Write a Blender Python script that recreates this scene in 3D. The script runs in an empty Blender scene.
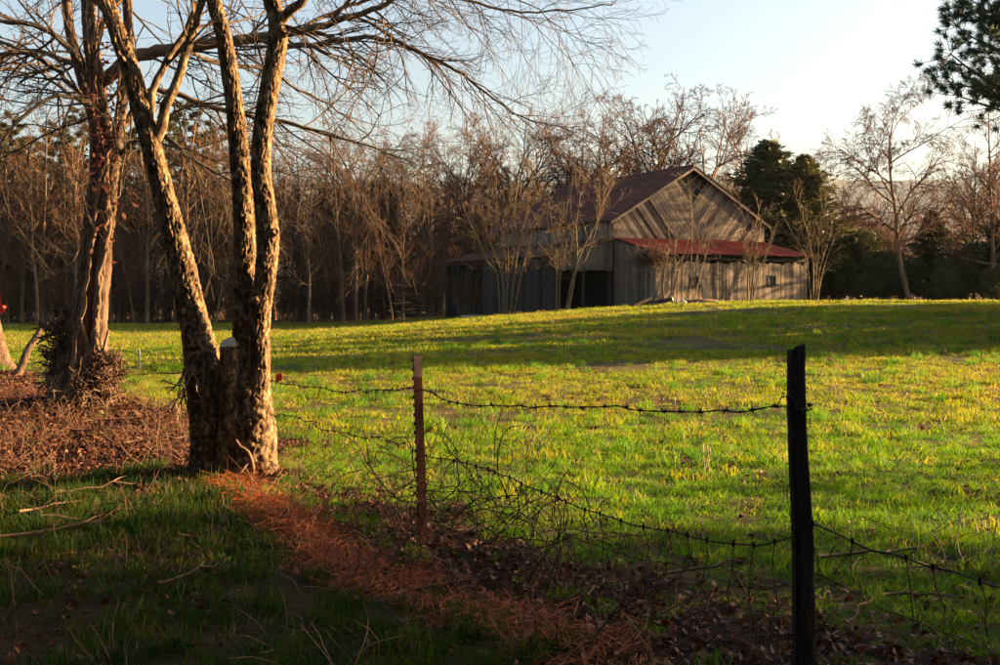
import bpy, math, random
import numpy as np
from mathutils import Vector, Matrix, Quaternion

scene = bpy.context.scene
R = math.radians
F, HZ, EYE = 1200.0, 300.0, 1.6          # focal length in pixels of the 1000 px wide photo, horizon row, eye height

# ------------------------------------------------------------------ camera, sky, sun, exposure
cam_d = bpy.data.cameras.new('camera'); cam = bpy.data.objects.new('camera', cam_d)
scene.collection.objects.link(cam); scene.camera = cam
cam.location = (0, 0, EYE); cam.rotation_euler = (R(90), 0, 0)
cam_d.sensor_width = 36; cam_d.lens = 36 * F / 1000; cam_d.shift_y = -(332.5 - HZ) / 1000
cam_d.clip_start = 0.05; cam_d.clip_end = 9000

SUN_AZ, SUN_EL = 77.5, 13.5               # degrees clockwise from +Y, above horizon
w = bpy.data.worlds.new('World'); scene.world = w; w.use_nodes = True
nt = w.node_tree; bg = nt.nodes['Background']
sky = nt.nodes.new('ShaderNodeTexSky'); sky.sky_type = 'NISHITA'; sky.sun_disc = False
sky.sun_elevation = R(SUN_EL); sky.sun_rotation = R(SUN_AZ)
sky.air_density = 1.0; sky.dust_density = 5.0; sky.ozone_density = 1.0; sky.altitude = 200
nt.links.new(sky.outputs[0], bg.inputs[0]); bg.inputs[1].default_value = 0.053
sd = bpy.data.lights.new('sun', 'SUN'); sun = bpy.data.objects.new('sun', sd); scene.collection.objects.link(sun)
sd.energy = 5.0; sd.angle = R(0.55); sd.color = (1.0, 0.66, 0.33)
to_sun = Vector((math.sin(R(SUN_AZ)) * math.cos(R(SUN_EL)), math.cos(R(SUN_AZ)) * math.cos(R(SUN_EL)), math.sin(R(SUN_EL))))
sun.rotation_euler = to_sun.to_track_quat('Z', 'Y').to_euler(); sun.location = (60, 5, 40)
vs = scene.view_settings; vs.view_transform = 'Standard'; vs.look = 'None'; vs.exposure = 2.68; vs.gamma = 1.0
vs.use_curve_mapping = False
scene.cycles.max_bounces = 6; scene.cycles.transparent_max_bounces = 4
scene.cycles.volume_bounces = 0; scene.cycles.caustics_reflective = False; scene.cycles.caustics_refractive = False

C = scene.collection

# ------------------------------------------------------------------ helpers
def px(x, y, d):                           # a photo pixel at depth d (metres in front of the camera) as a point of the place
    return Vector(((x - 500) * d / F, d, EYE + (HZ - y) * d / F))

def ss(a, b, x):
    t = np.clip((np.asarray(x, float) - a) / (b - a), 0, 1); return t * t * (3 - 2 * t)

def hsh(i, j, k=0):
    n = (i * 374761393 + j * 668265263 + k * 1274126177) & 0x7fffffff
    n = ((n ^ (n >> 13)) * 1274126177) & 0x7fffffff
    return ((n ^ (n >> 16)) & 0xffff) / 65535.0

def vnoise(x, y, s=0):                     # smooth value noise in 2D, 0..1
    x = np.asarray(x, float); y = np.asarray(y, float)
    xi = np.floor(x).astype(np.int64); yi = np.floor(y).astype(np.int64)
    fx = x - xi; fy = y - yi; fx = fx * fx * (3 - 2 * fx); fy = fy * fy * (3 - 2 * fy)
    a = hsh(xi, yi, s); b = hsh(xi + 1, yi, s); c = hsh(xi, yi + 1, s); d = hsh(xi + 1, yi + 1, s)
    return (a * (1 - fx) + b * fx) * (1 - fy) + (c * (1 - fx) + d * fx) * fy

def fbm(x, y, s=0, o=4):
    t = 0; a = 0.5
    for i in range(o):
        t = t + a * vnoise(np.asarray(x) * 2 ** i, np.asarray(y) * 2 ** i, s + i * 17); a *= 0.5
    return t / (1 - 0.5 ** o)

def tag(o, label=None, cat=None, group=None, kind=None):
    if label: o['label'] = label
    if cat: o['category'] = cat
    if group: o['group'] = group
    if kind: o['kind'] = kind
    return o

def empty(name, loc=(0, 0, 0), rz=0):
    o = bpy.data.objects.new(name, None); C.objects.link(o); o.location = loc; o.rotation_euler = (0, 0, rz)
    o.empty_display_size = 0.2; return o

def arr_mesh(name, V, Fc, smooth=False):   # vertices (n,3), faces (m,k) as numpy arrays
    V = np.asarray(V, np.float32).reshape(-1, 3); Fc = np.asarray(Fc, np.int32)
    k = Fc.shape[1]; me = bpy.data.meshes.new(name)
    me.vertices.add(len(V)); me.vertices.foreach_set('co', V.ravel())
    me.loops.add(Fc.size); me.loops.foreach_set('vertex_index', Fc.ravel())
    me.polygons.add(len(Fc)); me.polygons.foreach_set('loop_start', np.arange(0, Fc.size, k, dtype=np.int32))
    if smooth: me.polygons.foreach_set('use_smooth', np.ones(len(Fc), bool))
    me.update(calc_edges=True); return me

def mobj(name, me, m=None, parent=None, loc=None, link=True):
    o = bpy.data.objects.new(name, me)
    if link: C.objects.link(o)
    if m is not None and len(me.materials) == 0: me.materials.append(m)
    if parent is not None: o.parent = parent
    if loc is not None: o.location = loc
    return o

class MB:                                  # collects small solids into one mesh
    def __init__(s): s.v = []; s.f = []
    def poly(s, pts, faces):
        b = len(s.v); s.v += [tuple(p) for p in pts]; s.f += [tuple(b + i for i in f) for f in faces]; return s
    def box(s, x0, x1, y0, y1, z0, z1):
        return s.poly([(x0, y0, z0), (x1, y0, z0), (x1, y1, z0), (x0, y1, z0), (x0, y0, z1), (x1, y0, z1), (x1, y1, z1), (x0, y1, z1)],
                      [(0, 3, 2, 1), (4, 5, 6, 7), (0, 1, 5, 4), (1, 2, 6, 5), (2, 3, 7, 6), (3, 0, 4, 7)])
    def prism(s, pts2, y0, y1):            # polygon in x,z extruded along y
        n = len(pts2)
        return s.poly([(x, y0, z) for x, z in pts2] + [(x, y1, z) for x, z in pts2],
                      [tuple(range(n)), tuple(range(2 * n - 1, n - 1, -1))] + [(i, i + n, (i + 1) % n + n, (i + 1) % n) for i in range(n)])
    def tube(s, pts, rads, sides=6, cap=True):
        pts = [Vector(p) for p in pts]; b = len(s.v); n = len(pts)
        ref = Vector((0, 0, 1)) if abs((pts[-1] - pts[0]).normalized().z) < 0.8 else Vector((1, 0, 0))
        for i, p in enumerate(pts):
            t = (pts[min(i + 1, n - 1)] - pts[max(i - 1, 0)]).normalized(); a = t.cross(ref).normalized(); c = t.cross(a)
            for k in range(sides):
                q = 2 * math.pi * k / sides; s.v.append(tuple(p + (a * math.cos(q) + c * math.sin(q)) * rads[i]))
        for i in range(n - 1):
            for k in range(sides):
                k2 = (k + 1) % sides
                s.f.append((b + i * sides + k, b + i * sides + k2, b + (i + 1) * sides + k2, b + (i + 1) * sides + k))
        if cap:
            s.f.append(tuple(b + k for k in range(sides))); s.f.append(tuple(b + (n - 1) * sides + k for k in reversed(range(sides))))
        return s
    def mesh(s, name, smooth=False):
        me = bpy.data.meshes.new(name); me.from_pydata(s.v, [], s.f)
        if smooth: me.polygons.foreach_set('use_smooth', np.ones(len(me.polygons), bool))
        me.update(); return me
    def build(s, name, m, parent=None, loc=None, smooth=False): return mobj(name, s.mesh(name, smooth), m, parent, loc)

def tubes(lines, sides):                   # many tapered tubes, batched; lines = [(pts, radii)]
    by = {}
    for p, r in lines: by.setdefault(len(p), []).append((p, r))
    VV = []; FF = []; off = 0
    ang = np.arange(sides) * 2 * np.pi / sides; ca, sa = np.cos(ang), np.sin(ang)
    for n, L in by.items():
        P = np.array([[tuple(q) for q in p] for p, _ in L], float); Rr = np.array([r for _, r in L], float); B = len(L)
        T = np.gradient(P, axis=1); T /= np.linalg.norm(T, axis=2, keepdims=True) + 1e-9
        m = np.abs(P[:, -1] - P[:, 0]); ref = np.zeros((B, 3)); ref[np.arange(B), np.argmin(m, axis=1)] = 1
        A = np.cross(T, ref[:, None, :]); A /= np.linalg.norm(A, axis=2, keepdims=True) + 1e-9; D = np.cross(T, A)
        V = P[:, :, None, :] + Rr[:, :, None, None] * (A[:, :, None, :] * ca[None, None, :, None] + D[:, :, None, :] * sa[None, None, :, None])
        idx = (np.arange(B * n * sides) + off).reshape(B, n, sides); nx = np.roll(idx, -1, axis=2)
        Q = np.stack([idx[:, :-1], nx[:, :-1], nx[:, 1:], idx[:, 1:]], axis=-1).reshape(-1, 4)
        VV.append(V.reshape(-1, 3)); FF.append(Q); off += B * n * sides
    return np.concatenate(VV), np.concatenate(FF)

def spline(pts, step):                     # Catmull-Rom through points (rows may carry extra columns such as radius)
    P = np.array([tuple(p) for p in pts], float); n = len(P); out = []
    for i in range(n - 1):
        p0, p1, p2, p3 = P[max(i - 1, 0)], P[i], P[i + 1], P[min(i + 2, n - 1)]
        k = max(1, int(np.linalg.norm((p2 - p1)[:3]) / step))
        for t in np.arange(k) / k:
            out.append(0.5 * ((2 * p1) + (p2 - p0) * t + (2 * p0 - 5 * p1 + 4 * p2 - p3) * t * t + (3 * p1 - p0 - 3 * p2 + p3) * t ** 3))
    out.append(P[-1]); return np.array(out)

# ------------------------------------------------------------------ materials
def nodes(name):
    m = bpy.data.materials.new(name); m.use_nodes = True; t = m.node_tree
    b = t.nodes['Principled BSDF']; return m, t, b, t.links.new

def coord(t, kind='Object', scale=(1, 1, 1)):
    tc = t.nodes.new('ShaderNodeTexCoord'); mp = t.nodes.new('ShaderNodeMapping'); mp.inputs['Scale'].default_value = scale
    t.links.new(tc.outputs[kind], mp.inputs[0]); return mp.outputs[0]

def noise(t, vec, scale, detail=4, rough=0.6):
    n = t.nodes.new('ShaderNodeTexNoise'); n.inputs['Scale'].default_value = scale; n.inputs['Detail'].default_value = detail
    n.inputs['Roughness'].default_value = rough
    if vec is not None: t.links.new(vec, n.inputs['Vector'])
    return n.outputs[0]

def ramp(t, fac, stops):
    r = t.nodes.new('ShaderNodeValToRGB'); e = r.color_ramp.elements
    while len(e) < len(stops): e.new(0.5)
    for i, (p, c) in enumerate(stops): e[i].position = p; e[i].color = (*c, 1)
    t.links.new(fac, r.inputs[0]); return r.outputs[0]

def mixc(t, fac, a, b, mode='MIX'):
    n = t.nodes.new('ShaderNodeMix'); n.data_type = 'RGBA'; n.blend_type = mode
    for s, v in ((0, fac), (6, a), (7, b)):
        if hasattr(v, 'links') or hasattr(v, 'is_linked'): t.links.new(v, n.inputs[s])
        else: n.inputs[s].default_value = v if s == 0 else (*v, 1)
    return n.outputs[2]

def mathn(t, op, a, b=0.0):
    n = t.nodes.new('ShaderNodeMath'); n.operation = op
    for i, v in enumerate((a, b)):
        if hasattr(v, 'is_linked'): t.links.new(v, n.inputs[i])
        else: n.inputs[i].default_value = v
    return n.outputs[0]

def bump(t, b, h, strength=0.5, dist=0.02):
    n = t.nodes.new('ShaderNodeBump'); n.inputs['Strength'].default_value = strength; n.inputs['Distance'].default_value = dist
    t.links.new(h, n.inputs['Height']); t.links.new(n.outputs[0], b.inputs['Normal'])

def objrand(t):
    n = t.nodes.new('ShaderNodeObjectInfo'); return n.outputs['Random']

def mat_noise(name, stops, scale=(1, 1, 1), nscale=5, rough=0.85, bs=0.4, bd=0.02, rnd=None, kind='Object', spec=0.2):
    m, t, b, L = nodes(name); v = coord(t, kind, scale); n = noise(t, v, nscale, 6)
    c = ramp(t, n, stops)
    if rnd:
        c = mixc(t, 1.0, c, ramp(t, objrand(t), [(0, rnd[0]), (1, rnd[1])]), 'MULTIPLY')
    L(c, b.inputs['Base Color']); b.inputs['Roughness'].default_value = rough; b.inputs['Specular IOR Level'].default_value = spec
    if bs: bump(t, b, noise(t, v, nscale * 2.2, 6), bs, bd)
    return m

def mat_leaf(name, stops, trans=0.35, rnd=True, patch=None, rough=0.6, tint=(1, 1, 1)):     # thin leaves and blades: diffuse + translucent
    m, t, b, L = nodes(name)
    c = ramp(t, objrand(t) if rnd else noise(t, coord(t, 'Object'), 6), stops)
    if patch:
        g = t.nodes.new('ShaderNodeNewGeometry'); n = noise(t, g.outputs['Position'], patch[0], 3)
        c = mixc(t, ramp(t, n, [(patch[1], (0, 0, 0)), (patch[2], (1, 1, 1))]), c, patch[3])
    L(c, b.inputs['Base Color']); b.inputs['Roughness'].default_value = rough; b.inputs['Specular IOR Level'].default_value = 0.25
    tr = t.nodes.new('ShaderNodeBsdfTranslucent'); mx = t.nodes.new('ShaderNodeMixShader'); mx.inputs[0].default_value = trans
    L(mixc(t, 1.0, c, tint, 'MULTIPLY'), tr.inputs[0])
    L(b.outputs[0], mx.inputs[1]); L(tr.outputs[0], mx.inputs[2])
    L(mx.outputs[0], t.nodes['Material Output'].inputs[0]); return m

M = {}
M['bark_hero'] = mat_noise('bark_plated', [(0.34, (.03, .017, .009)), (0.47, (.11, .066, .031)), (0.66, (.33, .22, .115))], (1, 1, .5), 20, .9, 1.0, .02)
M['bark_smooth'] = mat_noise('bark_limb', [(0.3, (.06, .042, .026)), (0.7, (.15, .108, .065))], (1, 1, .6), 14, .85, .5, .006)
M['bark_shaggy'] = mat_noise('bark_shaggy', [(0.28, (.04, .02, .012)), (0.5, (.12, .07, .04)), (0.75, (.26, .185, .115))], (1, 1, .10), 24, .9, 1.0, .035)
M['bark_dark'] = mat_noise('bark_dark', [(0.3, (.055, .042, .032)), (0.7, (.14, .105, .075))], (1, 1, .5), 10, .9, .5, .01)
M['twig'] = mat_noise('twig', [(0.3, (.055, .036, .023)), (0.7, (.11, .074, .046))], (1, 1, 1), 3, .8, 0)
M['wood_trunk'] = mat_noise('wood_trunk', [(0.3, (.065, .042, .025)), (0.7, (.26, .17, .10))], (1, 1, .25), 5, .9, .4, .03, ((.6, .6, .6), (1.25, 1.2, 1.1)))
M['wood_twig'] = mat_noise('wood_twig', [(0.3, (.06, .03, .015)), (0.7, (.155, .08, .04))], (1, 1, 1), 1, .9, 0, .01, ((.7, .7, .75), (1.25, 1.1, 1.0)))
M['red_twig'] = mat_noise('red_twig', [(0.3, (.085, .04, .026)), (0.7, (.16, .08, .05))], (1, 1, 1), 1, .9, 0, .01, ((.8, .8, .8), (1.2, 1.1, 1.0)))
M['sapling'] = mat_noise('sapling_bark', [(0.3, (.08, .053, .026)), (0.7, (.22, .15, .072))], (1, 1, .4), 5, .8, .3, .01)
M['vine'] = mat_noise('vine_bark', [(0.3, (.09, .048, .028)), (0.7, (.22, .14, .08))], (1, 1, 1), 9, .9, .4, .005)
M['cedar'] = mat_leaf('cedar_leaf', [(0.3, (.03, .044, .014)), (0.55, (.075, .078, .022)), (0.8, (.14, .12, .035))], .12, rnd=False)
M['pine'] = mat_leaf('pine_needle', [(0.3, (.02, .042, .016)), (0.7, (.05, .085, .03))], .15, rnd=False)
M['olive'] = mat_leaf('olive_leaf', [(0.3, (.05, .055, .015)), (0.7, (.15, .13, .035))], .2, rnd=False)
M['wood_pine'] = mat_leaf('wood_pine_needle', [(0.3, (.035, .042, .015)), (0.7, (.105, .09, .03))], .15, rnd=False)
M['cut'] = mat_noise('sawn_wood', [(0.3, (.32, .26, .19)), (0.7, (.5, .43, .33))], (1, 1, 1), 12, .8, .2, .003)

# ------------------------------------------------------------------ ground
FL0 = np.array([1.225, 4.9]); FD = np.array([-0.522, 0.853]); FN = np.array([0.853, 0.522])   # fence line: start, direction, towards the field
def fence_sq(x, y):
    return (x - FL0[0]) * FD[0] + (y - FL0[1]) * FD[1], (x - FL0[0]) * FN[0] + (y - FL0[1]) * FN[1]

def gz(x, y):
    x = np.asarray(x, float); y = np.asarray(y, float)
    z = 1.55 * ss(-13, 15, x) * ss(14, 62, y)
    s, q = fence_sq(x, y)
    near = ss(60, 20, np.hypot(x, y))
    z += near * (0.03 * np.exp(-(q / 0.9) ** 2) * ss(-3, 2, s) - 0.35 * ss(-1.2, -4.5, q) * ss(1.5, 7, s))
    z += 0.07 * near * (fbm(x * .55, y * .55, 3) - .5) + 0.05 * near * (fbm(x * 2.3, y * 2.3, 9, 3) - .5)
    z += 0.35 * (fbm(x * .06, y * .06, 5, 3) - .5) * ss(12, 40, y)
    for cx, cy, a, r in ((-2.35, 10.7, .05, .7), (-6.1, 17.4, .15, 1.3)):   # soil heaped round the old trees
        z += a * np.exp(-((x - cx) ** 2 + (y - cy) ** 2) / r ** 2)
    z += 5.0 * ss(150, 600, np.hypot(x, y - 40))
    return z

def litter(x, y):                          # where fallen leaves cover the soil along the fence row, 0..1
    s, q = fence_sq(x, y); n = fbm(x * .9, y * .9, 31) - .5; n2 = fbm(x * 2.7, y * 2.7, 77, 3) - .5
    wd = 0.75 + 0.75 * ss(5, 11, s) + .25 * ss(4, 0, s)
    c = .25 * ss(7, 12, s)
    v = 1 - np.abs(q + c * .3 + n * 1.5 + n2 * .7) / wd
    v2 = np.minimum(np.minimum(ss(10.5, 11.3, y + n * 2.2 + n2), ss(1.5, .8, q + n * 1.5)), ss(-1.9, -2.7, x + n))
    return np.maximum(np.clip(v * 2.2, 0, 1), v2) * ss(-3, 0, s + 6) * ss(55, 40, y)

STRAW = np.array([(-2.25, 10.2), (-1.85, 9.2), (-1.33, 8.0), (-.93, 7.2), (-.53, 6.4), (-.1, 5.9), (.35, 5.5), (.8, 4.7)])
def straw(x, y):                           # the strip of pine straw
    d = np.full(np.shape(x), 9e9)
    for a, b in zip(STRAW[:-1], STRAW[1:]):
        ab = b - a; t = np.clip(((x - a[0]) * ab[0] + (y - a[1]) * ab[1]) / (ab @ ab), 0, 1)
        d = np.minimum(d, np.hypot(x - a[0] - t * ab[0], y - a[1] - t * ab[1]))
    wd = .19 + .08 * ss(8.5, 6.5, y) + .45 * (fbm(x * 2.2, y * 2.2, 55, 3) - .5)
    return np.clip((1 - d / np.maximum(wd, .02)) * 1.6, 0, 1) * (1 - .55 * ss(7.4, 6.2, y) * ss(.25, .55, fbm(x * 1.9, y * 1.9, 57, 3)))

def woodfloor(x, y):
    return np.clip(np.maximum(ss(84, 88, y + 2 * fbm(x * .2, y * .2, 8) - 6 * ss(-8, 10, x) - .3 * np.minimum(x + 6, 0)), 0), 0, 1)

def axis(lo, hi, c0, c1, fine, n):
    mid = np.arange(c0, c1 + 1e-6, fine)
    a = c1 + (hi - c1) * (np.linspace(0, 1, n)[1:] ** 3.0) + fine * np.arange(1, n) * 1.0 * (1 - np.linspace(0, 1, n)[1:])
    b = c0 - (c0 - lo) * (np.linspace(0, 1, n)[1:] ** 3.0) - fine * np.arange(1, n) * 1.0 * (1 - np.linspace(0, 1, n)[1:])
    return np.concatenate([b[::-1], mid, a])
gx = axis(-2600, 2600, -9, 9, .11, 90); gy = np.concatenate([axis(-300, 60, 3.5, 24, .11, 40)[:39], np.arange(3.5, 24, .11), 24 + (2950 - 24) * np.linspace(0, 1, 150) ** 2.6])
gy = np.unique(gy)
GX, GY = np.meshgrid(gx, gy); GZ = gz(GX, GY)
ny, nx = GX.shape; idx = np.arange(nx * ny).reshape(ny, nx)
gm = arr_mesh('ground', np.stack([GX, GY, GZ], -1), np.stack([idx[:-1, :-1], idx[:-1, 1:], idx[1:, 1:], idx[1:, :-1]], -1).reshape(-1, 4), True)
def bare(x, y): return np.maximum(litter(x, y), .7 * ss(-.4, -1.2, fence_sq(x, y)[1]) * ss(30, 20, y))  # verge soil is darkened too, to deepen the shade there
for nm, fn in (('litter', bare), ('straw', straw), ('woodfloor', woodfloor)):
    at = gm.attributes.new(nm, 'FLOAT', 'POINT'); at.data.foreach_set('value', fn(GX, GY).ravel().astype(np.float32))

m, t, b, L = nodes('ground_soil')
pos = t.nodes.new('ShaderNodeNewGeometry').outputs['Position']
def attr(n):
    a = t.nodes.new('ShaderNodeAttribute'); a.attribute_name = n; return a.outputs['Fac']
n1 = noise(t, pos, .22, 5, .6); n2 = noise(t, pos, 1.6, 6, .65); n3 = noise(t, pos, 14, 6, .7)
turf = ramp(t, n2, [(.30, (.025, .03, .006)), (.5, (.055, .056, .011)), (.7, (.12, .085, .028))])
dry = ramp(t, n3, [(.3, (.07, .05, .02)), (.7, (.15, .105, .045))])
turf = mixc(t, ramp(t, n1, [(.45, (0, 0, 0)), (.62, (1, 1, 1))]), turf, dry)
soil = ramp(t, n3, [(.28, (.010, .005, .003)), (.5, (.03, .015, .008)), (.75, (.085, .04, .02))])
col = mixc(t, attr('litter'), turf, soil)
col = mixc(t, attr('straw'), col, ramp(t, n3, [(.3, (.06, .016, .006)), (.7, (.2, .055, .016))]))
col = mixc(t, attr('woodfloor'), col, ramp(t, n3, [(.3, (.07, .045, .03)), (.7, (.17, .105, .065))]))
L(col, b.inputs['Base Color']); b.inputs['Roughness'].default_value = .95; b.inputs['Specular IOR Level'].default_value = .1
bump(t, b, mathn(t, 'ADD', n3, mathn(t, 'MULTIPLY', n2, .6)), 1.0, .12)
ground = mobj('ground', gm, m); tag(ground, 'gently rising pasture ground with leaf litter along the fence row', 'ground', kind='structure')

# far ridge
rx = np.linspace(-2590, 2590, 260); ry = np.linspace(0, 1, 18); RX, RT = np.meshgrid(rx, ry)
H = 272 + 26 * (fbm(RX * .0016, RX * 0, 4) - .5) - .012 * np.abs(RX - 600)
RZ = np.sin(RT * np.pi * .5) * H + 4 + 22 * (fbm(RX * .012, RT * 9, 6) - .5) + 7 * (fbm(RX * .05, RT * 30, 11, 3) - .5)
RY = 1900 + RT * 800 + 150 * fbm(RX * .0012, RX * 0, 21)
RY = np.clip(RY, 0, 2940); idx = np.arange(RX.size).reshape(RX.shape)
hm = arr_mesh('hill', np.stack([RX, RY, RZ], -1), np.stack([idx[:-1, :-1], idx[:-1, 1:], idx[1:, 1:], idx[1:, :-1]], -1).reshape(-1, 4), True)
M['hill'] = mat_noise('hill_woods', [(.3, (.06, .055, .045)), (.7, (.13, .10, .075))], (1, 1, 1), .03, 1, 1, 6)
tag(mobj('hill', hm, M['hill']), 'long wooded ridge fading blue beyond the trees', 'hill', kind='structure')

# ------------------------------------------------------------------ bark-covered stems
def worley(u, v, K, seed):                 # F2-F1 of cells, periodic in u with period K
    ui = np.floor(u).astype(np.int64); vi = np.floor(v).astype(np.int64); f1 = np.full(u.shape, 9.); f2 = f1.copy()
    for du in (-1, 0, 1):
        for dv in (-1, 0, 1):
            a = ui + du; c = vi + dv; am = np.mod(a, K)
            d = np.hypot(a + .1 + .8 * hsh(am, c, seed) - u, c + .1 + .8 * hsh(am, c, seed + 5) - v)
            n = np.minimum(f1, d); f2 = np.minimum(f2, np.maximum(f1, d)); f1 = n
    return f2 - f1

def bark_tube(path, seg, step, amp, cells, cellh, seed, top_amp=None, flare=0, cap=False, lump=.06):
    """path rows: x,y,z,r ; returns verts, quads of a stem whose surface carries raised bark plates"""
    S = spline(path, step); P = S[:, :3]; r = S[:, 3]; n = len(P)
    T = np.gradient(P, axis=0); T /= np.linalg.norm(T, axis=1, keepdims=True)
    ref = np.array([0, 1., 0]); A = np.cross(T, ref); A /= np.linalg.norm(A, axis=1, keepdims=True); D = np.cross(T, A)
    th = np.arange(seg) / seg; s = np.concatenate([[0], np.cumsum(np.linalg.norm(np.diff(P, axis=0), axis=1))])
    TH, SS = np.meshgrid(th, s)
    wz = .35 * (vnoise(TH * 0 + np.cos(TH * 6.283) * 2 + 7, SS * 5 + np.sin(TH * 6.283) * 2, seed) - .5)
    wz2 = vnoise(np.cos(TH * 6.283) * 3.1 + 31, SS * 11 + np.sin(TH * 6.283) * 3.1, seed + 21) - .5; wz3 = vnoise(np.cos(TH * 6.283) * 2.3 + 51, SS * 4 + np.sin(TH * 6.283) * 2.3, seed + 33)
    u = TH * cells + 2.2 * wz + .9 * wz2; v = SS / cellh * (.75 + .0 * wz3) + 3 * wz + 1.1 * wz2
    w = worley(np.mod(u, cells), v, cells, seed); c2 = cells * 2; w2 = worley(np.mod(u * 2, c2), v * 1.7, c2, seed + 40)
    pl = ss(.03, .20, w) * (.7 + .6 * wz3) + .45 * ss(.03, .22, w2) * (1.1 - .6 * wz3) - .25
    fine = fbm(np.cos(TH * 6.283) * 9 + 20, SS * 40 + np.sin(TH * 6.283) * 9, seed + 3, 3) - .5
    big = vnoise(np.cos(TH * 6.283) * 1.3 + 11, SS * 3.5 + np.sin(TH * 6.283) * 1.3, seed + 8) - .5
    k = np.linspace(1, 1 if top_amp is None else top_amp, n)[:, None]
    rr = r[:, None] * (1 + lump * 2 * big) + amp * k * (pl - .6 + .7 * fine)
    if flare:
        h = np.clip(1 - SS / .62, 0, 1) ** 2; rr = rr * (1 + flare * h * (.35 + 1.3 * np.cos(TH * 6.283 * 2.5 + seed) ** 2))
    V = P[:, None, :] + rr[:, :, None] * (A[:, None, :] * np.cos(TH * 2 * np.pi)[:, :, None] + D[:, None, :] * np.sin(TH * 2 * np.pi)[:, :, None])
    idx = np.arange(n * seg).reshape(n, seg); nxt = np.roll(idx, -1, 1)
    return V.reshape(-1, 3), np.stack([idx[:-1], nxt[:-1], nxt[1:], idx[1:]], -1).reshape(-1, 4)

# ------------------------------------------------------------------ branching
def rdir(rng, d, ang):
    a = Vector((rng.gauss(0, 1), rng.gauss(0, 1), rng.gauss(0, 1))); a = a - a.dot(d) * d
    if a.length < 1e-4: a = d.orthogonal()
    return (d * math.cos(ang) + a.normalized() * math.sin(ang)).normalized()

def grow(rng, p, d, Ln, r, lvl, P, out, flat=None):
    q = P[lvl]; n = q['n']; pts = [p.copy()]; rads = [r]; st = Ln / n; dirs = [d.copy()]
    for i in range(n):
        d = d + Vector((rng.gauss(0, q['w']), rng.gauss(0, q['w']), rng.gauss(0, q['w']) + q.get('g', 0))); d.normalize()
        p = p + d * st; pts.append(p); dirs.append(d.copy()); rads.append(max(r * (1 - (1 - q.get('tip', .25)) * (i + 1) / n), P[-1]))
    out.setdefault(lvl, []).append((pts, rads))
    if lvl + 1 < len(P) - 1:
        c = P[lvl + 1]; k = max(1, int(q['c'] * rng.uniform(.75, 1.25) + .5))
        for j in range(k):
            t = q['t0'] + (1 - q['t0']) * (j + rng.random()) / k; t = min(t, .999); f = t * n; i = int(f); a = f - i
            pp = pts[i].lerp(pts[i + 1], a); rr = rads[i] * (1 - a) + rads[i + 1] * a
            env = q.get('env'); e = env(t) if env else (1.15 - .6 * t)
            grow(rng, pp, rdir(rng, dirs[i], R(rng.uniform(*c['ang']))), Ln * c['lr'] * e * rng.uniform(.7, 1.25), min(rr * .8, r * c['rr']), lvl + 1, P, out)

def tree_from(name, out, split, mt, mc, loc=(0, 0, 0), sides=(7, 5, 4, 3, 3)):
    root = empty(name, loc)
    lo = [tubes(out[l], sides[l]) for l in out if l <= split]; hi = [tubes(out[l], sides[l]) for l in out if l > split]
    def cat(L):
        V = []; Fq = []; o = 0
        for v, f in L: V.append(v); Fq.append(f + o); o += len(v)
        return np.concatenate(V), np.concatenate(Fq)
    mobj('trunk', arr_mesh('trunk', *cat(lo), smooth=True), mt, root)
    if hi: mobj('crown', arr_mesh('crown', *cat(hi), smooth=True), mc, root)
    return root

def copy_tree(root, loc, rz, sc=(1, 1, 1), label=None, group=None, tilt=(0, 0)):
    r = root.copy(); C.objects.link(r); r.location = loc; r.rotation_euler = (tilt[0], tilt[1], rz); r.scale = sc
    if label: r['label'] = label
    if group: r['group'] = group
    for ch in root.children:
        c = ch.copy(); C.objects.link(c); c.parent = r
    return r

def place_first(root, loc, rz, sc=(1, 1, 1)):
    root.location = loc; root.rotation_euler = (0, 0, rz); root.scale = sc; return root

def on(x, y, dz=0): return (x, y, float(gz(x, y)) + dz)
# ------------------------------------------------------------------ barn
M['board'] = mat_noise('weathered_board', [(.25, (.075, .06, .048)), (.5, (.20, .165, .132)), (.8, (.36, .31, .255))], (3, 3, .35), 5, .9, .4, .01, ((.35, .34, .34), (1.15, 1.08, 1.0)))
M['board_flat'] = mat_noise('weathered_backing', [(.3, (.025, .02, .017)), (.7, (.06, .048, .038))], (3, 3, .4), 5, .95, .2, .01)
M['board_shaded'] = mat_noise('shaded_board', [(.25, (.018, .014, .012)), (.5, (.045, .036, .03)), (.8, (.085, .07, .058))], (3, 3, .35), 5, .9, .4, .01, ((.45, .45, .47), (1.1, 1.05, 1.0)))  # board colour darkened to carry the shade of the unlit shed wall
M['trim'] = mat_noise('weathered_trim', [(.3, (.13, .105, .08)), (.7, (.25, .205, .16))], (1, 1, 1), 5, .9, .3, .01)
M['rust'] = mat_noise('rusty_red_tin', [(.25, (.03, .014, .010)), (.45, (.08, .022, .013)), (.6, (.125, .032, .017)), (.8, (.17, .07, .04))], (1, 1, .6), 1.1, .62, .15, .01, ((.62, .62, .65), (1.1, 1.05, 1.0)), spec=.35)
M['rust_red'] = mat_noise('bright_red_tin', [(.25, (.16, .03, .015)), (.45, (.40, .06, .024)), (.6, (.52, .09, .034)), (.8, (.5, .18, .09))], (1, 1, .6), 1.6, .6, .15, .01, ((.7, .7, .7), (1.1, 1.05, 1.0)), spec=.35)  # brighter and redder than the main roof tin
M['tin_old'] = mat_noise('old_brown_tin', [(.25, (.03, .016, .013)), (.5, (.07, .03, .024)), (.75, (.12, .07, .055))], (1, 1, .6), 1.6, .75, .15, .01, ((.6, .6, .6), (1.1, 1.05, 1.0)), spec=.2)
rb = random.Random(5)
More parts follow.
